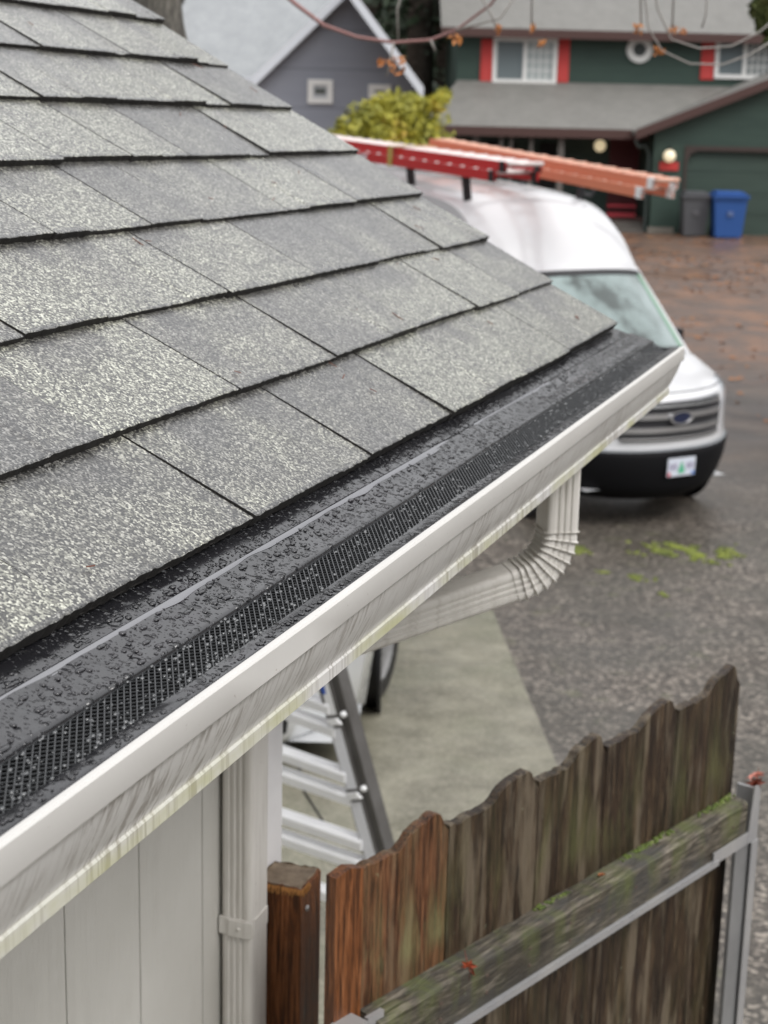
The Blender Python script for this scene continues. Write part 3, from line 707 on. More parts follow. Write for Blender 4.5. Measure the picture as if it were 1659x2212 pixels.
# ================================================================== ladder
LD = 5.9
lb0 = at(822, 1870, LD)
Lup = Vector((-.335, .06, 1)).normalized(); Lup2 = Vector((.10, .06, 1)).normalized(); Lr = Vector((-.974, .224, 0)).normalized()
Ln = Lr.cross(Lup).normalized()
if Ln.y > 0: Ln = -Ln
foot_len = (lb0.z - ground_z(lb0.x, lb0.y) - .012)/Lup.z
F0 = lb0 - Lup*foot_len; F1 = F0 + Lr*.80
lad = empty('ladder', (F0.x, F0.y, F0.z), label='aluminium multi position ladder with double rungs standing on the driveway', cat='ladder')
LEN = foot_len + 1.1
def rung_at(z): a = F0 + Lup*((z-F0.z)/Lup.z); c = F1 + Lup2*((z-F0.z)/Lup2.z); return a, c
for base, dr_, sgn in ((F0, Lup, 1), (F1, Lup2, -1)):
    side = (Lr - dr_*Lr.dot(dr_)).normalized()*sgn
    def lp(r, h, n=0): return base + side*r + dr_*h + Ln*n
    b = MB()
    b.prism([lp(-.038, 0, 0), lp(-.038, LEN, 0), lp(-.006, LEN, 0), lp(-.006, 0, 0)], Ln*-.066)
    b.prism([lp(-.043, 0, .004), lp(-.043, LEN, .004), lp(-.036, LEN, .004), lp(-.036, 0, .004)], Ln*-.010)
    b.prism([lp(-.006, .05, .014), lp(-.006, LEN, .014), lp(.052, LEN, .014), lp(.052, .05, .014)], Ln*-.08)
    rr = b.build('side_rail', MT['ladder_dark'], lad)
    if sgn > 0:
        for h0, h1 in ((-.3, -.03), (.03, .25), (.30, .53)):
            c = MB(); c.prism([lp(.0, foot_len+h0, .0145), lp(.0, foot_len+h1, .0145), lp(.048, foot_len+h1, .0145), lp(.048, foot_len+h0, .0145)], Ln*.001); c.build('label', MT['label'], rr)
        c = MB(); c.prism([lp(.002, foot_len+.58, .0145), lp(.002, foot_len+.80, .0145), lp(.038, foot_len+.80, .0145), lp(.038, foot_len+.58, .0145)], Ln*.001); c.build('label', MT['white'], rr)
        c = MB(); c.prism([lp(.022, foot_len+.66, .0158), lp(.02, foot_len+.80, .0158), lp(.038, foot_len+.80, .0158), lp(.038, foot_len+.66, .0158)], Ln*.001); c.build('sticker', MT['blue'], rr)
        for hh in (foot_len+.0, foot_len+.275, foot_len+.555):
            c = MB(); c.lathe(lp(-.024, hh+.02, .0), Ln, [(0, 0), (0, .013), (.016, .011), (.018, 0)], 10); c.build('lock_knob', MT['alu'], rr, smooth=True)
            c = MB(); c.box(lp(.018, hh, .02), side*.024, dr_*.012+side*.008, Ln*.006); c.build('hinge_plate', MT['alu'], rr)
    c = MB(); c.prism([lp(-.056, -.005, .006), lp(-.056, .07, .006), lp(.0, .07, .006), lp(.0, -.005, .006)], Ln*-.115); c.build('rubber_foot', MT['black'], lad)
zz0 = (onF(740, 1835, LD*.955)).z
hzd = Vector((-Lr.y, Lr.x, 0)).normalized()
for k in range(-3, 4):
    for off in (0, .082):
        z = zz0 + k*.247 + off
        if z < F0.z+.12: continue
        a, c = rung_at(z); a = a + (c-a)*.085; c = a + (c-a)*.9; b = MB()
        b.prism([a+hzd*q+UP*w_ for q, w_ in ((-.03, 0), (-.03, .030), (-.026, .038), (.026, .038), (.03, .030), (.03, 0))], c-a)
        for q in (-.014, 0, .014): b.prism([a+hzd*(q-.003)+UP*.0382, a+hzd*(q+.003)+UP*.0382, a+hzd*(q+.002)+UP*.041, a+hzd*(q-.002)+UP*.041], c-a)
        b.build('rung', MT['alu'], lad)
a_, c_ = rung_at(zz0+.247+.04); a2, c2 = rung_at(zz0+.05)
cd = MB(); cd.tube([a_.lerp(c_, .62)-hzd*.05, a_.lerp(c_, .58)-hzd*.06-UP*.1, a2.lerp(c2, .42)-hzd*.06+UP*.02, a2.lerp(c2, .36)-hzd*.05-UP*.01, a2.lerp(c2, .1)-hzd*.05-UP*.01], .005, 6); cd.build('cord', MT['black'], lad, smooth=True)

# ================================================================== vehicles
def catmull(st, u):
    n = len(st)-1; u = max(0, min(n-1e-6, u)); i = int(u); f = u-i
    p0, p1, p2, p3 = st[max(i-1, 0)], st[i], st[i+1], st[min(i+2, n)]
    out = []
    for a, b, c, d in zip(p0, p1, p2, p3):
        m1 = (c-a)*.5*.75; m2 = (d-b)*.5*.75
        out.append((2*f**3-3*f*f+1)*b + (f**3-2*f*f+f)*m1 + (-2*f**3+3*f*f)*c + (f**3-f*f)*m2)
    return out
class Car:
    """st = centre profile stations: setback, height, half width, bow (setback at the edge), crown (drop at the edge)"""
    def __init__(s, st, root): s.st = st; s.root = root
    def P(s, u, v, off=0):
        sb, z, hw, bow, cr = catmull(s.st, u); a = abs(v)
        e = a**2.4
        p = Vector((-(sb + bow*e), -hw*v, z - cr*a**2.6))
        if off:
            d = .02; pu = s.P(min(u+d, len(s.st)-1.01), v) - s.P(max(u-d, 0), v); pv = s.P(u, min(v+d, 1)) - s.P(u, max(v-d, -1))
            n = pv.cross(pu)
            if n.length > 1e-9: n.normalize(); p = p + n*off*s.sg
        return p
    sg = 1
    def patch(s, name, u0, u1, v0, v1, material, off=.004, nu=8, nv=10, parent=None, vf=None):
        b = MB(); rows = []
        for i in range(nu+1):
            u = u0+(u1-u0)*i/nu; a0, a1 = (v0, v1) if vf is None else vf(i/nu)
            rows.append([s.P(u, a0+(a1-a0)*j/nv, off) for j in range(nv+1)])
        b.grid(rows); 
        # rim
        edge = rows[0] + [r[-1] for r in rows[1:]] + rows[-1][-2::-1] + [r[0] for r in rows[-2:0:-1]]
        cen = sum((Vector(e) for e in edge), Vector())/len(edge)
        inner = [Vector(e) + (Vector((-2.0, 0, .9))-Vector(e)).normalized()*.03 for e in edge]
        for i in range(len(edge)): j = (i+1) % len(edge); b.quad(edge[i], edge[j], inner[j], inner[i])
        return b.build(name, material, parent or s.root, smooth=True, local=True, angle=50)
def vehicle(root, st, hood_i, sill, belt_half, paint, wheels, wr, ww, name_body='body', rim=None, steer=0):
    c = Car(st, root); b = MB(); N = (len(st)-1)*5; rows = []
    for i in range(N+1):
        u = (len(st)-1)*i/N; rows.append([c.P(u, -1+2*j/20) for j in range(21)])
    b.grid(rows)
    for v in (-1, 1):
        cols = []; front = [c.P(hood_i*i/10, v) for i in range(11)]         # bottom .. hood edge
        cols.append(front[::-1])
        for i in range(N+1):
            u = (len(st)-1)*i/N
            if u <= hood_i+.15: continue
            e = c.P(u, v); 
            if e.z < sill+.1: continue
            col = []
            for q in range(11):
                f = q/10; z = e.z + (sill-e.z)*f; bh = belt_half if z < 1.35*wr/.35 else None
                hw = abs(e.y) + (belt_half-abs(e.y))*min(1, (e.z-z)/max(.25, e.z-1.0)) if e.z > 1.05 else abs(e.y)+(belt_half-abs(e.y))*min(1, f*3)
                if z < .55: hw -= .04*(.55-z)/.3
                col.append(Vector((e.x, math.copysign(hw, e.y), z)))
            cols.append(col)
        b.grid(cols, flip=(v > 0))
    # underside
    L = st[-1][0]; b.quad((-.25, -.8, sill), (-L, -.8, sill), (-L, .8, sill), (-.25, .8, sill))
    body = b.build(name_body, paint, root, smooth=True, local=True, angle=42)
    for wx, wy in wheels:
        s = 1 if wy > 0 else -1; k_ = math.tan(steer) if wx < 2 else 0; AX = (s*k_, s, 0)
        t = MB(); t.lathe((-wx, wy, wr), AX, [(-ww, wr*.6), (-ww, wr*.9), (-ww*.85, wr), (-ww*.15, wr), (0, wr*.93), (.004, wr*.8), (0, wr*.66)], 32)
        wo_ = t.build('wheel', MT['rubber'], root, smooth=True, local=True, angle=50)
        r = MB(); r.lathe((-wx, wy, wr), AX, [(-.03, wr*.66), (.0, wr*.64), (-.02, wr*.56), (-.04, wr*.2), (-.005, wr*.15), (0, 0)], 24)
        for q in range(5):
            a = q*2*math.pi/5; d = Vector((math.cos(a), 0, math.sin(a))); r.beam(Vector((-wx, wy-s*.02, wr)) + d*wr*.12, Vector((-wx, wy-s*.012, wr)) + d*wr*.6, .05, .03, up=Vector((0, s, 0)))
        r.build('rim', rim or MT['alu'], wo_, local=True)
        a = MB(); a.lathe((-wx, wy-s*.012, wr*1.02), (0, s, 0), [(0, wr*1.24), (.018, wr*1.24), (.020, wr*1.08), (.0, wr*1.06), (-.1, wr*1.06)], 32)
        a.build('wheel_arch', MT['black'], root, smooth=True, local=True, angle=50)
    return c, body
# --- van
yaw = .558; vF = RH*math.sin(yaw) - FH*math.cos(yaw)
vpos = RH*2.60 + FH*13.72
van = empty('van', (vpos.x, vpos.y, ground_z(vpos.x, vpos.y)), rz=(0, R_(2.2), math.atan2(vF.y, vF.x)), label='white high roof van with ladders on its roof rack parked on the driveway', cat='van')
VS = [(.14, .24, .80, .55, 0), (.02, .34, .88, .50, 0), (-.01, .52, .93, .46, 0), (.0, .66, .95, .44, 0), (.045, .70, .955, .43, 0), (.055, .80, .955, .44, 0), (.065, 1.06, .95, .44, .0), (.13, 1.15, .94, .44, .0), (.42, 1.25, .935, .30, .03), (.80, 1.36, .93, .16, .05), (.86, 1.39, .92, .16, .04), (1.52, 2.03, .86, .17, .06), (1.60, 2.10, .855, .17, .07), (1.85, 2.38, .85, .15, .10), (2.3, 2.62, .83, .08, .10), (3.0, 2.70, .83, .0, .10), (5.6, 2.72, .83, .0, .10), (5.85, 2.6, .83, -.02, .1), (5.92, 1.5, .92, -.04, 0), (5.95, .45, .92, -.04, 0)]
V, vbody = vehicle(van, VS, 8, .34, 1.01, MT['van'], [(1.02, .985), (1.02, -.985), (4.75, .985), (4.75, -.985)], .345, .24)
Car.sg = 1
t_ = V.P(10.5, 0, .05) - V.P(10.5, 0)
if t_.z < 0: Car.sg = -1
V.patch('bumper', 0.02, 3.4, -1, 1, mat('bumper_black', (.006, .006, .007), .6, spec=.12), .006, 12, 24)
MT['bumper_strip'] = mat('grey_plastic', (.16, .17, .18), .4)
V.patch('bumper_step', 3.4, 3.95, -.98, .98, MT['bumper_strip'], .008, 4, 20)
gr = V.patch('grille', 4.75, 6.45, -.56, .56, MT['grille'], .008, 8, 16, vf=lambda f: (-.56-.07*math.sin(f*2.6), .56+.07*math.sin(f*2.6)))
for f0 in (4.86, 5.22, 5.60, 5.98, 6.33): V.patch('grille_bar', f0, f0+.16, -.57, .57, MT['chrome'], .028, 3, 16, parent=gr)
b = MB()
cc = V.P(5.62, 0, .045); b.lathe(cc, (1, 0, 0), [(-.02, .0), (-.02, .085), (.0, .085), (.0, .07), (-.004, .066), (-.004, 0)], 28)
for i_, vv in enumerate(b.v): b.v[i_] = Vector((vv.x, cc.y+(vv.y-cc.y)*1.55, cc.z+(vv.z-cc.z)*.72))
MT['emblem_blue'] = mat('emblem_blue', (.015, .02, .05), .3)
b.build('emblem', MT['chrome'], gr, local=True)
b = MB(); b.lathe(cc+Vector((.003, 0, 0)), (1, 0, 0), [(-.004, .064), (-.004, 0)], 28)
for i_, vv in enumerate(b.v): b.v[i_] = Vector((vv.x, cc.y+(vv.y-cc.y)*1.55, cc.z+(vv.z-cc.z)*.72))
b.build('emblem_face', MT['emblem_blue'], gr, local=True)
MT['headlight'] = mat('headlight_lens', (.45, .47, .5), .08, coat=1)
for s_ in (-1, 1):
    V.patch('headlight', 5.6, 7.45, s_*.66, s_*.97, MT['headlight'], .007, 6, 8, vf=lambda f, s_=s_: (s_*(.68+.12*f), s_*.985))
MT['glass'] = mat('windscreen_glass', (.42, .50, .49), .06, metal=.55, coat=1)
b = MB(); b.tube([V.P(7.12, v_/12, .004) for v_ in range(-11, 12)], .006, 5); b.build('bonnet_seam', MT['black'], van, local=True)
g_ = NG(MT['glass']); g_.col(g_.ramp(g_.noise(g_.co((1.6, 1.6, 1.6)), 1.3, 4, .5), [(.40, (.27, .34, .33)), (.54, (.17, .22, .21)), (.62, (.04, .055, .05))]))  # pale sky and dark tree reflections painted into the glass colour
ws = V.patch('windscreen', 10.02, 11.02, -.93, .93, MT['glass'], .006, 12, 20)
V.patch('shade_band', 10.90, 11.03, -.93, .93, MT['black'], .010, 3, 20, parent=ws)
V.patch('cowl', 9.55, 10.05, -.9, .9, MT['black'], .008, 4, 16)
MT['green_reflection'] = mat('green_reflection_paint', (.16, .28, .20), .15)
V.patch('reflection_strip', 10.05, 10.93, -.925, -.845, MT['green_reflection'], .010, 10, 3, parent=ws)  # green strip painted over the windscreen side as a reflection
for v0, v1 in ((-.6, .05), (.05, .65)):
    b = MB(); b.tube([V.P(9.9, v0, .03), V.P(10.12, (v0+v1)/2, .03), V.P(10.2, v1, .02)], .012, 6); b.build('wiper', MT['black'], van, local=True)
b = MB(); b.tube([V.P(8.7, -.55, .012), V.P(8.75, -.2, .012)], .016, 6)
b.build('bonnet_slot', MT['black'], van, local=True)
for s_ in (-1, 1):
    b = MB(); e = V.P(10.05, s_*1.0); c_ = e + Vector((-.35, -s_*.13, -.02))
    b.box(c_, (.06, 0, 0), (0, .09, 0), (0, 0, .13)); b.beam(e+Vector((-.15, .03*s_, -.12)), c_-Vector((0, 0, .1)), .06, .06); b.build('mirror', MT['black'], van, local=True)
    b = MB(); yy = -s_*1.0
    b.prism([(-1.35, yy*.99, 1.38), (-2.35, yy*.995, 1.36), (-2.35, yy*.90, 1.98), (-1.85, yy*.90, 1.98)], (0, -s_*.03, 0)); b.build('side_window', MT['glass'], van, local=True)
# plate
pc = V.P(2.6, 0, .02)
b = MB(); b.abox(pc.x, pc.x+.006, -.155, .155, .47, .63); plate = b.build('number_plate', mat('plate_white', (.62, .66, .74), .4), van, local=True)
b = MB(); b.prism([(pc.x+.007, -.018, .49), (pc.x+.007, .018, .49), (pc.x+.007, .018, .50), (pc.x+.007, .045, .50), (pc.x+.007, 0, .605), (pc.x+.007, -.045, .50), (pc.x+.007, -.018, .50)], (.001, 0, 0)); b.build('tree_emblem', mat('plate_green', (.10, .42, .25), .5), plate, local=True)
b = MB(); 
MT['navy'] = mat('plate_navy', (.16, .10, .24), .5)
for yy in (.125, .095, .065, -.065, -.095, -.125):
    b = MB(); b.prism([(pc.x+.0065, yy+a_, z_) for a_, z_ in ((-.009, .525), (-.004, .525), (-.004, .55), (.004, .55), (.004, .525), (.009, .525), (.009, .585), (.004, .585), (.004, .56), (-.004, .56), (-.004, .585), (-.009, .585))], (.001, 0, 0)); b.build('plate_character', MT['navy'], plate, local=True)
b = MB(); b.abox(pc.x+.0065, pc.x+.008, -.15, -.118, .475, .505); b.build('sticker', mat('plate_red', (.55, .03, .06), .5), plate, local=True)
b = MB(); b.abox(pc.x+.0065, pc.x+.008, .118, .15, .475, .505); b.build('sticker', mat('plate_blue', (.08, .2, .55), .5), plate, local=True)
# roof rack
b = MB(); 
for xx in (-2.45, -3.4, -4.4, -5.3):
    zz = 2.70; b.beam((xx, -.72, zz+.11), (xx, .72, zz+.11), .06, .035)
    for s_ in (-1, 1): b.beam((xx, s_*.66, zz-.12), (xx, s_*.70, zz+.11), .07, .04, up=Vector((1, 0, 0))); 
rackm = b.build('roof_rack', MT['black'], van, local=True)
b = MB(); b.tube([(-2.45, .70, 2.80), (-2.40, .78, 2.78), (-2.38, .80, 2.70), (-2.40, .76, 2.63), (-2.45, .70, 2.64)], .022, 6); b.build('rack_hook', MT['black'], van, local=True)
bpy.context.view_layer.update()
# ladders on the rack
def lay_ladder(name, a, b_, wid, side, rail_h, cm_rail, cm_rung, label, rungs=14, two=True, end=None):
    a = Vector(a); b_ = Vector(b_); d = (b_-a); L = d.length; d.normalize(); s = side.normalized(); n = s.cross(d).normalized()
    if n.z < 0: n = -n
    r = empty(name, tuple(a), label=label, cat='ladder', group='ladders on the van roof')
    for lv in ((0, .0), (1, .085)) if two else ((0, 0),):
        k, hh = lv; ins = .045*k
        for q in (0, 1):
            o0 = s*(ins if q == 0 else wid-ins) + n*hh
            m_ = MB(); th = .03
            st_ = a + o0 + d*(.25*k); en_ = b_ + o0 + d*(.0 if k == 0 else .1)
            m_.prism([st_-s*th/2, st_+s*th/2, st_+s*th/2+n*rail_h, st_-s*th/2+n*rail_h], en_-st_)
            rr = m_.build('rail', cm_rail, r)
            if end:
                e_ = MB(); e_.prism([en_-s*.02-n*.004, en_+s*.02-n*.004, en_+s*.02+n*(rail_h+.004), en_-s*.02+n*(rail_h+.004)], -d*.08+s*0); e_.build('end_cap', end, rr)
        m_ = MB()
        for i in range(rungs):
            c = a + d*(L*(i+.5)/rungs + .25*k) + n*(hh+rail_h*.88)
            m_.tube([c + s*(ins), c + s*(wid-ins)], .021, 8)
        m_.build('rungs', cm_rung, r, smooth=True)
    return r, d, s, n
MT['red_fg'] = mat('red_fibreglass', (.48, .018, .022), .35, coat=.3)
MT['orange_fg'] = mat('orange_fibreglass', (.62, .20, .11), .5)
MT['orange_pale'] = mat('pale_orange_fibreglass', (.62, .36, .27), .5)
MT['pale_alu'] = mat('pale_rung', (.70, .62, .60), .35, metal=.2)
zr = 3.02
ra = at(560, 312, 18.3); rbb = at(1068, 392, 13.9)
sd_ = Vector((1, 0, 0)); sd_ = (RH*math.cos(yaw) + FH*math.sin(yaw))
redl, rd, rs, rn = lay_ladder('extension_ladder', ra, rbb, .46, sd_, .085, MT['red_fg'], MT['pale_alu'], 'red fibreglass extension ladder on the van roof rack, nearer side', 22, True, MT['black'])
b = MB(); 
c0 = ra + (rbb-ra)*.62
b.prism([c0-rs*.022-rn*.01, c0-rs*.022+rn*.18, c0-rs*.022+rn*.18+rd*.09, c0-rs*.022-rn*.01+rd*.09], -rs*.004)
b.prism([c0+rs*-.026+rn*.18, c0+rs*.5+rn*.18, c0+rs*.5+rn*.18+rd*.06, c0+rs*-.026+rn*.18+rd*.06], rn*.004)
st = b.build('strap', mat('yellow_strap', (.42, .30, .08), .6)); tag(st, 'yellow tie down strap round the red ladder on the van', 'strap')
for f_, l_ in ((.40, .30), (.50, .16)):
    b = MB(); c0 = ra + (rbb-ra)*f_ - rs*.0165 + rn*.015; b.prism([c0, c0+rn*.055, c0+rn*.055+rd*l_, c0+rd*l_], -rs*.002); o = b.build('label', mat('pink_label', (.62, .52, .54), .5), redl)
oa = at(900, 330, 17.2); ob = at(1386, 428, 13.2)
orl, _, _, _ = lay_ladder('extension_ladder', oa, ob, .33, sd_, .08, MT['orange_fg'], MT['orange_pale'], 'orange fibreglass extension ladder overhanging the front of the van', 18, True, MT['white'])

# --- near car
WCX, WCY = -2.85, 8.1
cdir = Vector((-WCX, -WCY, 0)).normalized(); rdir = Vector((-cdir.y, cdir.x, 0))
an = R_(2); cF = cdir*math.cos(an) - rdir*math.sin(an); cS = cdir*math.sin(an) + rdir*math.cos(an)
if cS.dot(RH) < 0: cS = -cS
cpos = Vector((WCX, WCY, 0)) - cS*.85 + cF*1.45
cpos.z = ground_z(WCX, WCY)
car = empty('car', tuple(cpos), rz=(0, 0, math.atan2(cF.y, cF.x)), label='silver car parked on the concrete drive, half hidden under the gutter', cat='car')
MT['silver'] = mat('silver_paint', (.60, .61, .62), .25, metal=.3, coat=.7)
CS = [(.14, .17, .70, .66, 0), (.03, .24, .76, .62, 0), (.0, .42, .80, .60, 0), (.02, .58, .82, .58, 0), (.12, .72, .82, .50, 0), (.45, .88, .82, .30, .04), (.95, .98, .80, .15, .06), (1.15, 1.02, .78, .15, .05), (1.85, 1.42, .62, .15, .05), (2.4, 1.50, .60, .05, .06), (3.3, 1.47, .60, 0, .06), (4.0, 1.12, .68, -.1, .04), (4.45, 1.0, .74, -.1, .04), (4.55, .6, .8, -.1, 0), (4.5, .3, .78, -.1, 0)]
C, cb = vehicle(car, CS, 5, .22, .86, MT['silver'], [(1.45, .88), (1.45, -.88), (3.9, .85), (3.9, -.85)], .335, .22, rim=MT['galv_dark'], steer=R_(16))
C.patch('valance', .1, .7, -.95, .95, MT['black'], .006, 6, 20)
C.patch('intake', 1.3, 2.0, -.6, .6, MT['black'], .006, 5, 12)
C.patch('bumper_lip', .45, .62, -.96, .96, mat('grey_lip', (.30, .30, .30), .4), .014, 3, 20)
C.patch('grille', 2.6, 3.5, -.5, .5, MT['grille'], .006, 5, 12)
for s_ in (-1, 1): C.patch('headlight', 3.2, 4.6, s_*.62, s_*.97, MT['headlight'], .006, 5, 8)
C.patch('windscreen', 7.05, 7.95, -.92, .92, MT['glass'], .006, 8, 16)
b = MB()
for s_ in (-1, 1): b.prism([(-1.6, s_*.80, 1.0), (-3.6, s_*.80, 1.0), (-3.1, s_*.68, 1.38), (-2.1, s_*.68, 1.38)], (0, s_*.03, 0))
b.build('side_window', MT['glass'], car, local=True)

# ================================================================== green house
TG = 44.0
def hz(y, x=1200, t=TG): return onF(x, y, t).z
def hu(x, y=300, t=TG): return onF(x, y, t).dot(RH)
def HP(u, t, z): P = RH*u + FH*t; return Vector((P.x, P.y, z))
GH0 = HP(hu(1400), TG, ground_z(*(HP(hu(1400), TG, 0).xy)))
gh = empty('green_house', tuple(GH0), label='two storey dark green house with red shutters and garage', cat='house')
MT['g_side'] = m_lap('green_lap_siding', (.030, .055, .045), (.040, .070, .056))
MT['g_roof'] = m_roof_far('grey_shingle_roof', (.15, .146, .134), (.205, .20, .185))
MT['brown_trim'] = mat('brown_fascia', (.07, .035, .03), .6)
MT['red_trim'] = mat('red_shutter_paint', (.50, .045, .04), .6)
MT['win_trim'] = mat('window_white', (.74, .74, .72), .5)
def hbox(b, u0, u1, t0, t1, z0, z1, mi=0): b.prism([HP(u0, t0, z0), HP(u1, t0, z0), HP(u1, t1, z0), HP(u0, t1, z0)], (0, 0, z1-z0), mi)
TU = TG + 1.9                                    # upper storey wall plane
gz = ground_z(*(HP(hu(1400), TG, 0).xy)) 
zE1 = hz(285, 1200, TG-.4); zTop = hz(186, 1200, TU); zE2 = hz(74, 1200, TU-.5)
uL = hu(986, 150, TU); uR = hu(1659, 150, TU)+9
b = MB(); hbox(b, uL, uR, TU, TU+8, gz-.3, zE2+.1); b.build('wall', MT['g_side'], gh)
# upper roof
pit = .42
b = MB(); e0, e1 = hu(953, 72, TU-.5), uR+.4; rt = TU+4
b.prism([HP(e0, TU-.5, zE2), HP(e1, TU-.5, zE2), HP(e1, rt, zE2+4.5*.47), HP(e0+.0, rt, zE2+4.5*.47)], (0, 0, .12))
b.prism([HP(e1, rt+4.5, zE2), HP(e0, rt+4.5, zE2), HP(e0, rt, zE2+4.5*.47), HP(e1, rt, zE2+4.5*.47)], (0, 0, .12))
r1 = b.build('roof', MT['g_roof'], gh)
b = MB(); hbox(b, e0, e1, TU-.53, TU-.501, zE2-.11, zE2+.12); hbox(b, e0, e1, TU-.5, TU+.0, zE2-.09, zE2-.02); b.build('fascia', MT['brown_trim'], r1)
# lower porch roof
la, lb_, lc, ld = hu(913, 283, TG-.4), hu(1400, 288, TG-.4), hu(988, 186, TU), hu(1640, 186, TU)
b = MB(); b.prism([HP(la, TG-.4, zE1), HP(lb_, TG-.4, zE1), HP(ld, TU-.01, zTop), HP(lc, TU-.01, zTop)], (0, 0, .1)); 
b.prism([HP(la, TG-.4, zE1), HP(lc, TU-.01, zTop), HP(lc-.0, TU-.01, zE1)], (.02, 0, 0))
r2 = b.build('porch_roof', MT['g_roof'], gh)
b = MB(); hbox(b, la, lb_, TG-.43, TG-.401, zE1-.14, zE1+.10); b.build('gutter', MT['brown_trim'], r2)
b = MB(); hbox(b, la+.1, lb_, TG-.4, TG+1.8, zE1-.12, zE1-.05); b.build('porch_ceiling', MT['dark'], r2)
# porch
MT['porch_dark'] = m_noise('shaded_porch_wall', (.018, .03, .028), (.03, .045, .04), 3, .7)
b = MB(); hbox(b, hu(930), hu(1410), TG+1.55, TG+1.89, gz, zE1-.12); b.build('porch_wall', MT['g_side'], gh)
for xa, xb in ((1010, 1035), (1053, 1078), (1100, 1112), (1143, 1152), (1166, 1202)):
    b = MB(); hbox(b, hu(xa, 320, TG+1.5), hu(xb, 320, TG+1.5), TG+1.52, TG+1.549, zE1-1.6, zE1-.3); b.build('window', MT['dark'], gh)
for xa, xb in ((1020, 1034), (1078, 1086), (1100, 1107), (1143, 1151), (1205, 1218)):
    b = MB(); hbox(b, hu(xa), hu(xb), TG-.2, TG-.08, gz, zE1-.13); b.build('porch_post', mat('porch_post_paint', (.13, .12, .11), .6), gh)
b = MB(); hbox(b, hu(1316, 340, TG+1.5), hu(1384, 340, TG+1.5), TG+1.5, TG+1.549, gz+.35, gz+2.4); b.build('front_door', mat('dark_red_door', (.10, .012, .016), .5), gh)
b = MB(); hbox(b, hu(1225), hu(1410), TG-.1, TG+1.5, gz-.1, gz+.35); b.build('porch_floor', MT['brown_trim'], gh)
b = MB(); 
for i in range(3): hbox(b, hu(1318), hu(1392), TG-.1-.3*(i+1), TG-.1-.3*i-.004, gz-.05, gz+.35-.11*(i+1))
b.build('steps', mat('step_grey', (.10, .09, .08), .7), gh)
b = MB(); hbox(b, hu(1318), hu(1380), TG-.16, TG-.12, gz+.36, gz+.46); hbox(b, hu(1318), hu(1380), TG-.16, TG-.12, gz+.62, gz+.68); b.build('step_rail', mat('step_red', (.28, .02, .03), .5), gh)
# upper windows
def h_window(x0, x1, y0, y1, t, panes=2, gray=(.38, .42, .42), parent=None, sh=None):
    u0, u1, z0, z1 = hu(x0, (y0+y1)/2, t), hu(x1, (y0+y1)/2, t), hz(y1, (x0+x1)/2, t), hz(y0, (x0+x1)/2, t)
    b = MB(); fw = .11
    hbox(b, u0, u1, t-.08, t-.001, z0, z0+fw); hbox(b, u0, u1, t-.08, t-.001, z1-fw, z1); hbox(b, u0, u0+fw, t-.079, t-.001, z0+fw, z1-fw); hbox(b, u1-fw, u1, t-.079, t-.001, z0+fw, z1-fw); um = (u0+u1)/2
    hbox(b, um-.05, um+.05, t-.078, t-.001, z0+fw, z1-fw); w_ = b.build('window', MT['win_trim'], parent)
    b = MB(); hbox(b, u0+fw, um-.05, t-.03, t-.02, z0+fw, z1-fw); b.build('pane', mat('pane_grey', (.16, .19, .2), .12), w_)
    b = MB(); hbox(b, um+.05, u1-fw, t-.03, t-.02, z0+fw, z1-fw); b.build('pane', mat('pane_pale', gray, .2), w_)
    b = MB(); 
    for q in (1, 2, 3): uu = um+.05+(u1-fw-um-.05)*q/4; hbox(b, uu-.012, uu+.012, t-.045, t-.031, z0+fw, z1-fw)
    for q in (1, 2, 3): zz = z0+fw+(z1-z0-2*fw)*q/4; hbox(b, um+.05, u1-fw, t-.044, t-.032, zz-.012, zz+.012)
    b.build('muntin', MT['win_trim'], w_)
    return w_
h_window(1064, 1203, 81, 181, TU, parent=gh); h_window(1544, 1672, 80, 171, TU, gray=(.25, .27, .27), parent=gh)
for x0, x1, y0, y1 in ((1038, 1064, 84, 178), (1205, 1229, 84, 178), (1514, 1542, 80, 172)):
    b = MB(); t = TU; u0, u1 = hu(x0, 130, t), hu(x1, 130, t); z0, z1 = hz(y1, x0, t), hz(y0, x0, t)
    hbox(b, u0, u1, t-.05, t-.001, z0, z1)
    for q in range(12): zz = z0+.06+(z1-z0-.12)*q/12; b.prism([HP(u0+.05, t-.065, zz), HP(u1-.05, t-.065, zz), HP(u1-.05, t-.05, zz+.05), HP(u0+.05, t-.05, zz+.05)], (0, 0, .01))
    b.build('shutter', MT['red_trim'], gh)
# round window
cR = HP(hu(1381, 107, TU), TU-.05, hz(107, 1381, TU)); rw = hu(1409, 107, TU) - hu(1381, 107, TU)
b = MB(); b.lathe(cR, -FH, [(-.04, rw), (.04, rw), (.05, rw*.9), (.04, rw*.52), (-.02, rw*.5)], 32); rwn = b.build('round_window', MT['win_trim'], gh, smooth=True, angle=40)
b = MB(); b.lathe(cR, -FH, [(-.01, rw*.52), (-.01, 0)], 32); b.build('pane', mat('pane_dark', (.08, .09, .09), .15), rwn)
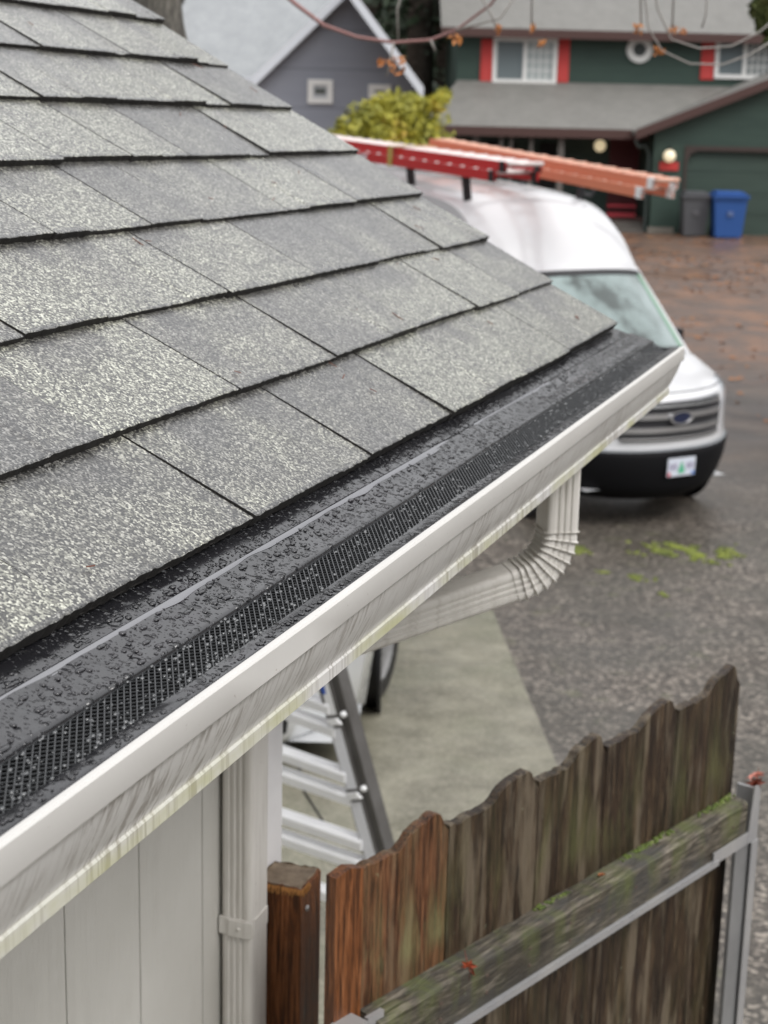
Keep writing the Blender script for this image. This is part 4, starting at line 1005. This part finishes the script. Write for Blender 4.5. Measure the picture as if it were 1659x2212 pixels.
# garage
TA = TG - .9
ga0, gaz = hu(1408, 400, TA), gz
zk = hz(298, 1410, TA); uk = hu(1375, 290, TA-.35); slope = (hz(181, 1659, TA-.35) - hz(291, 1372, TA-.35))/(hu(1659, 181, TA-.35)-uk)
zr0 = hz(291, 1372, TA-.35); uap = ga0+3.9
b = MB(); zfn = lambda u: zr0 + slope*(u-uk) - .05
ug1 = uap*2-ga0
d0, d1, dz1 = hu(1476, 400, TA), hu(1476, 400, TA)+4.9, hz(322, 1500, TA)
b.prism([HP(ga0, TA, gz-.3), HP(d0, TA, gz-.3), HP(d0, TA, dz1), HP(d1, TA, dz1), HP(d1, TA, gz-.3), HP(ug1, TA, gz-.3), HP(ug1, TA, zfn(ga0)), HP(uap, TA, zfn(uap)), HP(ga0, TA, zfn(ga0))], FH*.15)
b.quad(HP(ga0, TA+.01, gz-.3), HP(ga0, TU, gz-.3), HP(ga0, TU, zfn(ga0)), HP(ga0, TA+.01, zfn(ga0)))
b.build('garage_wall', MT['g_side'], gh)
b = MB(); b.prism([HP(uk, TA-.35, zr0), HP(uap, TA-.35, zr0+slope*(uap-uk)), HP(uap, TU+2, zr0+slope*(uap-uk)), HP(uk, TU+2, zr0)], (0, 0, .1))
b.prism([HP(uap, TA-.35, zr0+slope*(uap-uk)), HP(uap*2-uk, TA-.35, zr0), HP(uap*2-uk, TU+2, zr0), HP(uap, TU+2, zr0+slope*(uap-uk))], (0, 0, .1))
r3 = b.build('garage_roof', MT['g_roof'], gh)
b = MB(); b.prism([HP(uk-.02, TA-.38, zr0-.12), HP(uap, TA-.38, zr0+slope*(uap-uk)-.12), HP(uap, TA-.38, zr0+slope*(uap-uk)+.12), HP(uk-.02, TA-.38, zr0+.12)], FH*.03)
b.prism([HP(uap+.001, TA-.38, zr0+slope*(uap-uk)-.12), HP(uap*2-uk, TA-.38, zr0-.12), HP(uap*2-uk, TA-.38, zr0+.12), HP(uap+.001, TA-.38, zr0+slope*(uap-uk)+.12)], FH*.03); b.build('fascia', MT['brown_trim'], r3)
b = MB(); t = TA+.12
hbox(b, d0, d1, t, t+.05, gz-.05, dz1); 
for q in range(1, 4): zz = gz+(dz1-gz)*q/4; hbox(b, d0, d1, t-.012, t-.001, zz-.012, zz+.012)
b.build('garage_door', m_lap('green_door', (.038, .062, .05), (.045, .072, .058), .53), gh)
b = MB(); fw = .10
hbox(b, d0-.02, d0+fw*.6, TA-.03, TA-.002, gz, dz1); hbox(b, d0-.02, d1+.1, TA-.031, TA-.002, dz1-.04, dz1+.08)
b.prism([HP(d0+fw*.6, TA-.03, dz1-.04), HP(d0+fw*.6, TA-.03, dz1-.30), HP(d0+.14, TA-.03, dz1-.12), HP(d0+.32, TA-.03, dz1-.04)], FH*.028)
b.build('door_frame', mat('dark_brown_frame', (.05, .035, .03), .6), gh)
MT['globe'] = mat('lamp_globe', (.75, .70, .56), .3, emis=((1, .82, .5), .35))
for (x, y, t, nm) in ((1296, 315, TG+.9, 'porch_light'), (1446, 337, TA-.14, 'garage_light')):
    b = MB(); c = HP(hu(x, y, t), t, hz(y, x, t)); b.ball(c, .16, n=16, m_=10); lg = b.build('lamp_globe', MT['globe'], gh, smooth=True)
    b = MB(); b.beam(c+UP*.14, c+UP*.24, .08, .08, up=FH); b.build('lamp_cap', MT['black'], lg)
b = MB(); hbox(b, hu(1424, 358, TA), hu(1465, 358, TA), TA-.04, TA-.002, hz(368, 1445, TA), hz(350, 1445, TA)); b.build('house_sign', MT['red_trim'], gh)
b = MB(); P1 = HP(hu(1372, 300, TG-.45), TG-.48, hz(300, 1372, TG-.45)); b.tube([P1, P1+RH*.1-UP*.2, HP(hu(1400, 318, TA), TG-.5, hz(316, 1400, TA)), HP(ga0-.05, TG-.5, gz+2.0), HP(ga0-.05, TG-.5, gz)], .045, 8); b.build('downspout', mat('downspout_green', (.10, .13, .12), .5), gh)
b = MB(); hbox(b, ga0-.05, hu(1455, 480, TA), TA-.06, TA-.003, gz-.1, gz+.16); b.build('footing', mat('footing_grey', (.22, .20, .17), .8), gh)
# bins
def bin_(x0, x1, y0, y1, t, matl, label, nm='wheeled_bin'):
    u0, u1 = hu(x0, 450, t), hu(x1, 450, t); uc = (u0+u1)/2; c = HP(uc, t, 0); gzz = ground_z(c.x, c.y); h = hz(y0, (x0+x1)/2, t)-gzz; hw = (u1-u0)/2
    r = empty(nm, (c.x, c.y, gzz), label=label, cat='wheeled bin', group='wheeled bins by the garage door')
    b = MB(); lo, hi = hw*.74, hw*.92; z0, z1 = gzz+.03, gzz+h*.86
    def rg(k, z, tt=0): return [HP(uc-k, t-k*.95, z), HP(uc+k, t-k*.95, z), HP(uc+k, t+k*.95, z), HP(uc-k, t+k*.95, z)]
    for (ka, za), (kb, zb) in (((lo, z0), (lo*1.04, z0+.2)), ((lo*1.04, z0+.2), (hi, z1)), ((hi*1.07, z1-.06), (hi*1.07, z1))):
        A, B = rg(ka, za), rg(kb, zb)
        for i in range(4): j = (i+1) % 4; b.quad(A[i], A[j], B[j], B[i])
    b.poly(rg(hi*1.07, z1)); b.poly(rg(lo, z0)[::-1])
    bd_ = b.build('bin_body', matl, r)
    b = MB(); 
    b.box(HP(uc, t-lo*.97, gzz+h*.45), RH*lo*.35, FH*.01, UP*h*.12); b.build('recess', MT['black'], bd_) if nm == '' else None
    b = MB(); b.prism([HP(uc-hw, t-hw, z1+.003), HP(uc+hw, t-hw, z1+.003), HP(uc+hw, t+hw, z1+.02), HP(uc-hw, t+hw, z1+.02)], (0, 0, .05))
    b.prism([HP(uc-hw*.8, t-hw*.8, z1+.054), HP(uc+hw*.8, t-hw*.8, z1+.054), HP(uc+hw*.8, t+hw*.8, z1+.071), HP(uc-hw*.8, t+hw*.8, z1+.071)], (0, 0, h*.06)); b.build('lid', matl, r)
    for s_ in (-1, 1):
        b = MB(); b.lathe(HP(uc+s_*(lo-.02), t+lo, gzz+.13), RH*s_, [(0, .0), (0, .13), (.05, .13), (.05, 0)], 16); b.build('wheel', MT['black'], r)
    b = MB(); b.tube([HP(uc-hw*.7, t+hw*1.1, z1), HP(uc+hw*.7, t+hw*1.1, z1)], .02, 6); b.build('handle', MT['black'], r)
    b = MB(); b.box(HP(uc, t-hi*.93, gzz+h*.52), RH*.07, FH*.012, UP*.06); b.build('badge', mat(nm+'_badge', (.10, .15, .3) if matl.name.startswith('blue') else (.12, .12, .13), .5), r)
bin_(1469, 1530, 411, 494, TA-.8, mat('grey_bin_plastic', (.085, .088, .095), .5), 'dark grey wheeled bin by the garage door')
bin_(1534, 1610, 411, 499, TA-1.1, mat('blue_bin_plastic', (.022, .085, .29), .6), 'bright blue wheeled recycling bin by the garage door')

# ================================================================== grey house
T2 = 40.0
h2 = empty('gable_house', tuple(HP(hu(690, 200, T2), T2, ground_z(*HP(hu(690, 200, T2), T2, 0).xy))), label='grey blue gabled house with a small white framed window', cat='house')
MT['b_side'] = m_lap('grey_blue_siding', (.235, .25, .295), (.26, .275, .32), .9, .6)
MT['b_roof'] = m_roof_far('pale_roof', (.27, .285, .295), (.35, .365, .375))
MT['b_trim'] = mat('pale_grey_trim', (.62, .65, .70), .5)
def h2p(x, y, t=T2): return onF(x, y, t)
zb = 0.2
apex = (750, -10)
wallpts = [h2p(550, 560), h2p(900, 560), h2p(900, 190), (h2p(*apex)), h2p(548, 182)]
b = MB(); b.prism([h2p(548, 420), h2p(893, 420), h2p(893, 172), h2p(750, -20), h2p(548, 190)], FH*8); b.build('wall', MT['b_side'], h2)
b = MB(); lo_ = h2p(548, 182, T2-.3); hi_ = h2p(752, -22, T2-.3); e_l = h2p(545, 178, T2-.35)
dL = (h2p(752, -24, T2-.35) - e_l); 
b.prism([e_l, e_l+dL, e_l+dL+FH*9, e_l+FH*9], (0, 0, .10)); 
eR = h2p(915, 200, T2-1.6); aR = h2p(752, -24, T2-1.6)
b.prism([aR, eR, eR+FH*10.4, aR+FH*10.4], (0, 0, .10))
rf2 = b.build('roof', MT['b_roof'], h2)
b = MB(); dn = (hi_-lo_).normalized(); nn = Vector((0, 0, 1))
b.prism([e_l-FH*.04-UP*.14, e_l+dL-FH*.04-UP*.14, e_l+dL-FH*.04+UP*.12, e_l-FH*.04+UP*.12], FH*.035)
b.prism([eR-FH*.04-UP*.16, aR-FH*.04-UP*.16, aR-FH*.04+UP*.12, eR-FH*.04+UP*.12], FH*.035); b.build('barge_board', MT['b_trim'], rf2)
b = MB(); b.prism([eR-UP*.05, aR-UP*.05, aR-UP*.02, eR-UP*.02], FH*1.7); b.build('soffit', mat('dark_soffit', (.02, .025, .03), .7), rf2)
# left wing with low roof plane (eave seen at the left of the gable)
wL = h2p(380, 175, T2+.2); wR = h2p(553, 176, T2+.2)
b = MB(); b.prism([h2p(300, 166, T2+.2), wR, wR+RH*3.7+FH*5+UP*4.2, h2p(300, 166, T2+.2)+RH*2+FH*5+UP*4.2], (0, 0, .1)); b.build('wing_roof', MT['b_roof'], h2)
b = MB(); wa = h2p(300, 166, T2+.15); b.prism([wa-UP*.1, h2p(553, 176, T2+.15)-UP*.1, h2p(553, 176, T2+.15)+UP*.1, wa+UP*.1], FH*.04); b.build('gutter', MT['b_trim'], h2)
b = MB(); b.prism([h2p(300, 420, T2+.6), h2p(548, 420, T2+.6), h2p(548, 172, T2+.6), h2p(300, 164, T2+.6)], FH*.2); b.build('wing_wall', MT['b_side'], h2)
def small_win(x0, x1, y0, y1):
    t = T2-.06; u0, u1 = hu(x0, y0, t), hu(x1, y0, t); z0, z1 = hz(y1, x0, t), hz(y0, x0, t); fw = .13; b = MB()
    hbox(b, u0, u1, t, t+.059, z0, z0+fw); hbox(b, u0, u1, t, t+.059, z1-fw, z1); hbox(b, u0, u0+fw, t+.001, t+.059, z0+fw, z1-fw); hbox(b, u1-fw, u1, t+.001, t+.059, z0+fw, z1-fw); w_ = b.build('window', MT['win_trim'], h2)
    b = MB(); hbox(b, u0+fw, u1-fw, t+.03, t+.05, z0+fw, z1-fw); b.build('pane', mat('pane_pale2', (.42, .44, .46), .3), w_)
    b = MB(); hbox(b, u0+fw+.04, u1-fw-.04, t+.015, t+.028, (z0+z1)/2-.05, (z0+z1)/2+.07); b.build('vent_slats', mat('pane_dark2', (.08, .09, .08), .5), w_)
small_win(665, 719, 171, 223); small_win(796, 845, 182, 212)

# ================================================================== vegetation
def leaf_cloud(b, cen, rad, n, size, fn=None, mi=0, drop=0.0):
    for i in range(n):
        while True:
            p = Vector((random.uniform(-1, 1), random.uniform(-1, 1), random.uniform(-1, 1)))
            if .25 < p.length < 1: break
        P = Vector(cen) + Vector((p.x*rad[0], p.y*rad[1], p.z*rad[2]))
        if fn and not fn(P): continue
        s = size*random.uniform(.6, 1.4); d = Vector((random.gauss(0, 1), random.gauss(0, 1), random.gauss(0, 1)-drop)).normalized(); e = d.orthogonal().normalized()
        b.quad(P-d*s, P+e*s*.45, P+d*s, P-e*s*.45, mi)
MT['bark'] = m_noise('bark', (.055, .045, .036), (.14, .12, .10), 8, .9, .8, .03)
MT['bush'] = m_leaf('yellow_bush_leaves', (.13, .15, .02), (.36, .33, .03), (.45, .25, .04), 1.6)
random.seed(21)
TB = 36.0
bc = onF(828, 268, TB); gzb = ground_z(bc.x, bc.y)
bush = empty('shrub', (bc.x, bc.y, gzb), label='large yellow green autumn shrub between the two houses', cat='shrub')
b = MB()
for cx_, cy_, r in ((760, 290, .45), (800, 262, .55), (832, 250, .55), (870, 255, .5), (905, 262, .6), (850, 290, .8), (790, 300, .7), (915, 300, .6), (832, 228, .32), (862, 224, .36), (812, 238, .3), (915, 250, .3), (940, 225, .22), (960, 204, .14), (952, 214, .16), (890, 222, .3), (820, 340, 1.0), (880, 340, 1.0)):
    c = onF(cx_, cy_, TB+random.uniform(-.3, .3)); leaf_cloud(b, c, (r*1.2, r*1.0, r*.85), int(620*r*r+90), .075)
b.build('foliage', MT['bush'], bush)
b = MB()
for i in range(9):
    e = onF(random.uniform(760, 960), random.uniform(215, 280), TB); base = Vector((bc.x+random.uniform(-.2, .2), bc.y+random.uniform(-.2, .2), gzb)); b.tube([base, base.lerp(e, .5)+UP*.3, e], [.05, .03, .01], 6)
b.build('stems', MT['bark'], bush, smooth=True)
MT['fir'] = [m_leaf('fir_needles_%s' % n_, c1, c2, None, .5) for n_, c1, c2 in (('dark', (.012, .022, .012), (.03, .05, .024)), ('mid', (.02, .035, .015), (.045, .07, .03)))]
def fir(x, t, h, r, mi, label, dens=1.0, lo=.08, lean=0):
    c = onF(x, 200, t); gz_ = .66; root = empty('fir_tree', (c.x, c.y, gz_), label=label, cat='tree', group='fir trees behind the houses')
    b = MB(); b.tube([(c.x, c.y, gz_-.2), (c.x+lean*.5, c.y, gz_+h*.5), (c.x+lean, c.y, gz_+h)], [.035*h*.6, .02*h*.6, .02], 10); b.build('trunk', MT['bark'], root, smooth=True)
    b = MB(); nl_ = int(h*2.0)
    for k in range(nl_):
        f = lo + (1-lo)*k/nl_; zz = gz_ + h*f; rr = r*(1-f)**.75*random.uniform(.7, 1.15)
        for a in range(7):
            if random.random() > .82: continue
            an = random.uniform(0, 6.28); d = Vector((math.cos(an), math.sin(an), -.18)); L = rr*random.uniform(.6, 1.1)
            for q in range(int(9*dens*max(1, L))):
                s = random.random()**.7; P = Vector((c.x+lean*f, c.y, zz)) + d*L*s + Vector((random.gauss(0, .2), random.gauss(0, .2), random.gauss(0, .14)-.25*s*s))
                sz = random.uniform(.12, .30); dd = (d + Vector((random.gauss(0, .5), random.gauss(0, .5), random.gauss(0, .5)-.3))).normalized(); e = dd.orthogonal().normalized()
                b.quad(P-dd*sz, P+e*sz*.35, P+dd*sz, P-e*sz*.35)
    b.build('crown', MT['fir'][mi], root)
random.seed(31)
fir(905, 52, 24, 3.6, 0, 'fir tree with bare pale trunk between the two houses', .9, .22)
fir(800, 57, 26, 4.4, 0, 'dense dark fir tree just right of the gable peak', 1.2)
fir(860, 64, 26, 4.5, 1, 'dark fir tree farther back between the two houses', 1.1)
fir(965, 60, 24, 4.0, 0, 'dark fir tree beside the left end of the green house', 1.2)
fir(1030, 66, 22, 4.2, 1, 'fir tree behind the left end of the green roof', 1.0)
fir(700, 66, 25, 4.6, 1, 'tall fir tree behind the grey gabled house', 1.0)
fir(520, 70, 24, 5.0, 0, 'dark fir tree standing behind the left wing roof of the grey house', 1.0)
fir(380, 74, 25, 5.2, 1, 'mid green fir tree farthest left behind the near roof', 1.0)
# wood closing the view all round
random.seed(91); b = MB(); tk = MB()
for i in range(170):
    az = 2*math.pi*i/170 + random.uniform(-.015, .015); dv = Vector((math.sin(az), math.cos(az), 0)); ct = dv.dot(FH)
    D_ = random.uniform(58, 80) if ct < .55 else random.uniform(82, 104)
    c = dv*D_; hh = random.uniform(17, 27)*(1 if ct < .55 else 1.1); rr = random.uniform(2.6, 4.6); tk.tube([c, c+UP*hh*.9], [.3, .05], 6)
    for k in range(260):
        f = random.random()**1.1; a_ = random.uniform(0, 6.28); q = rr*(1-f)**.8*random.uniform(.35, 1.05); P_ = c + Vector((math.cos(a_)*q, math.sin(a_)*q, hh*(.04+.96*f))); sz = random.uniform(.5, 1.15)
        dd = Vector((math.cos(a_)+random.gauss(0, .4), math.sin(a_)+random.gauss(0, .4), random.gauss(-.4, .4))).normalized(); e = dd.orthogonal().normalized(); b.quad(P_-dd*sz, P_+e*sz*.5, P_+dd*sz, P_-e*sz*.5)
wd = b.build('far_wood', MT['fir'][0]); tag(wd, 'distant dark fir wood behind the houses', 'wood', kind='stuff'); tk.build('wood_trunks', MT['bark'], wd)
# pine foliage at the upper right edge, its trunk outside the frame
random.seed(41)
pc_ = onF(1780, 60, 19.0); gzp = ground_z(pc_.x, pc_.y)
pine = empty('pine_tree', (pc_.x, pc_.y, gzp), label='pine tree whose needles reach in at the upper right edge', cat='tree')
b = MB(); b.tube([(pc_.x, pc_.y, gzp-.2), (pc_.x, pc_.y, gzp+4), (pc_.x, pc_.y, gzp+8)], [.16, .11, .02], 10); b.build('trunk', MT['bark'], pine, smooth=True)
b = MB()
for (x, y, r) in ((1640, 18, .12), (1655, 50, .13), (1680, 20, .25), (1668, 85, .10), (1700, 60, .25), (1740, 0, .5), (1760, 100, .4), (1800, 150, .5), (1760, -80, .6), (1820, 40, .7), (1690, -40, .3)):
    leaf_cloud(b, onF(x, y, 19), (r, r, r), int(1500*r), .05, drop=.5)
b.build('foliage', m_leaf('pine_needles', (.03, .055, .02), (.11, .13, .04), (.16, .13, .05), 3), pine)
b = MB()
for x, y in ((1640, 18), (1655, 60), (1700, 60), (1740, 0)): b.tube([(pc_.x, pc_.y, onF(x, y, 19).z+.1), onF((x+1780)/2, y, 19)+UP*.1, onF(x, y, 19)], [.03, .02, .006], 6)
b.build('branches', MT['bark'], pine, smooth=True)
# maple with drooping bare twigs, trunk seen at the upper left
TM = 8.5
mb_ = onF(335, 60, TM); gzm = ground_z(mb_.x, mb_.y)
maple = empty('maple_tree', (mb_.x, mb_.y, gzm), label='nearly bare maple with grey trunk behind the roof and drooping twigs', cat='tree')
b = MB(); wv = []
cpt = [onF(338, y, TM) for y in (-260, -120, 0, 50, 91, 160)]
base = Vector((cpt[-1].x, cpt[-1].y, gzm-.1)); 
b.tube(cpt + [base], [.09, .11, .125, .138, .16, .18, .22], 14)
MT['grey_bark'] = m_wood('grey_bark', (.13, .12, .10), (.27, .25, .22), scale=.7, rough=.8)
trk = b.build('trunk', MT['grey_bark'], maple, smooth=True)
MT['twig'] = mat('reddish_twig', (.27, .14, .13), .6); MT['twig_l'] = mat('pale_twig', (.28, .26, .24), .6)
b = MB(); limb = [onF(338, -200, TM), onF(500, -170, TM-.6), onF(900, -130, TM-1), onF(1400, -130, TM-1.4), onF(1800, -90, TM-1.4)]
b.tube(limb, [.08, .06, .045, .03, .015], 8)
b.tube([onF(500, -170, TM-.6), onF(560, -60, 7.7), onF(640, 10, 7.6), onF(700, 55, 7.5), onF(770, 80, 7.5), onF(850, 92, 7.5), onF(930, 86, 7.5), onF(985, 65, 7.5), onF(1060, 10, 7.4), onF(1110, -60, 7.3), onF(1150, -130, 7.3)], [.02, .014, .010, .009, .008, .0075, .007, .006, .006, .007, .008], 6)
b.build('branch', MT['twig'], maple, smooth=True)
b = MB()
for pts in ([(1400, -130), (1420, 20), (1450, 85), (1510, 105), (1580, 100), (1640, 70), (1700, 20)], [(1380, -130), (1400, 60), (1430, 110), (1490, 138), (1560, 140), (1620, 118), (1700, 70)], [(985, 65), (1080, 40), (1150, -60)], [(1380, -130), (1385, 60)], [(1150, -130), (1148, 55)], [(1460, -130), (1452, 60)], [(985, -100), (1060, 30), (1072, 60)], [(850, 92), (842, 140), (835, 165)], [(930, 86), (940, 110)], [(900, -130), (858, 20), (860, 88)], [(1530, -130), (1525, 30), (1516, 60)]):
    P = [onF(x, y, 7.3) for x, y in pts]; b.tube(P, [.006]+[.0042]*(len(P)-1), 5)
b.build('twigs', MT['twig_l'], maple, smooth=True)
MT['org_leaf'] = m_leaf('orange_maple_leaves', (.30, .10, .03), (.48, .19, .05), None, 12)
random.seed(51)
for (x, y, s) in ((985, 80, .032), (1075, 62, .02), (1150, 60, .024), (1380, 62, .026), (1450, 62, .02), (1475, 66, .018), (1420, 112, .022), (1432, 112, .018), (848, 135, .03), (858, 148, .034), (868, 130, .022), (825, 138, .02), (1172, 95, .02)):
    b = MB(); leaf_cloud(b, onF(x, y, 7.3), (s*.9, s*.9, s*.9), 9, .016); b.build('leaf', MT['org_leaf'], maple)
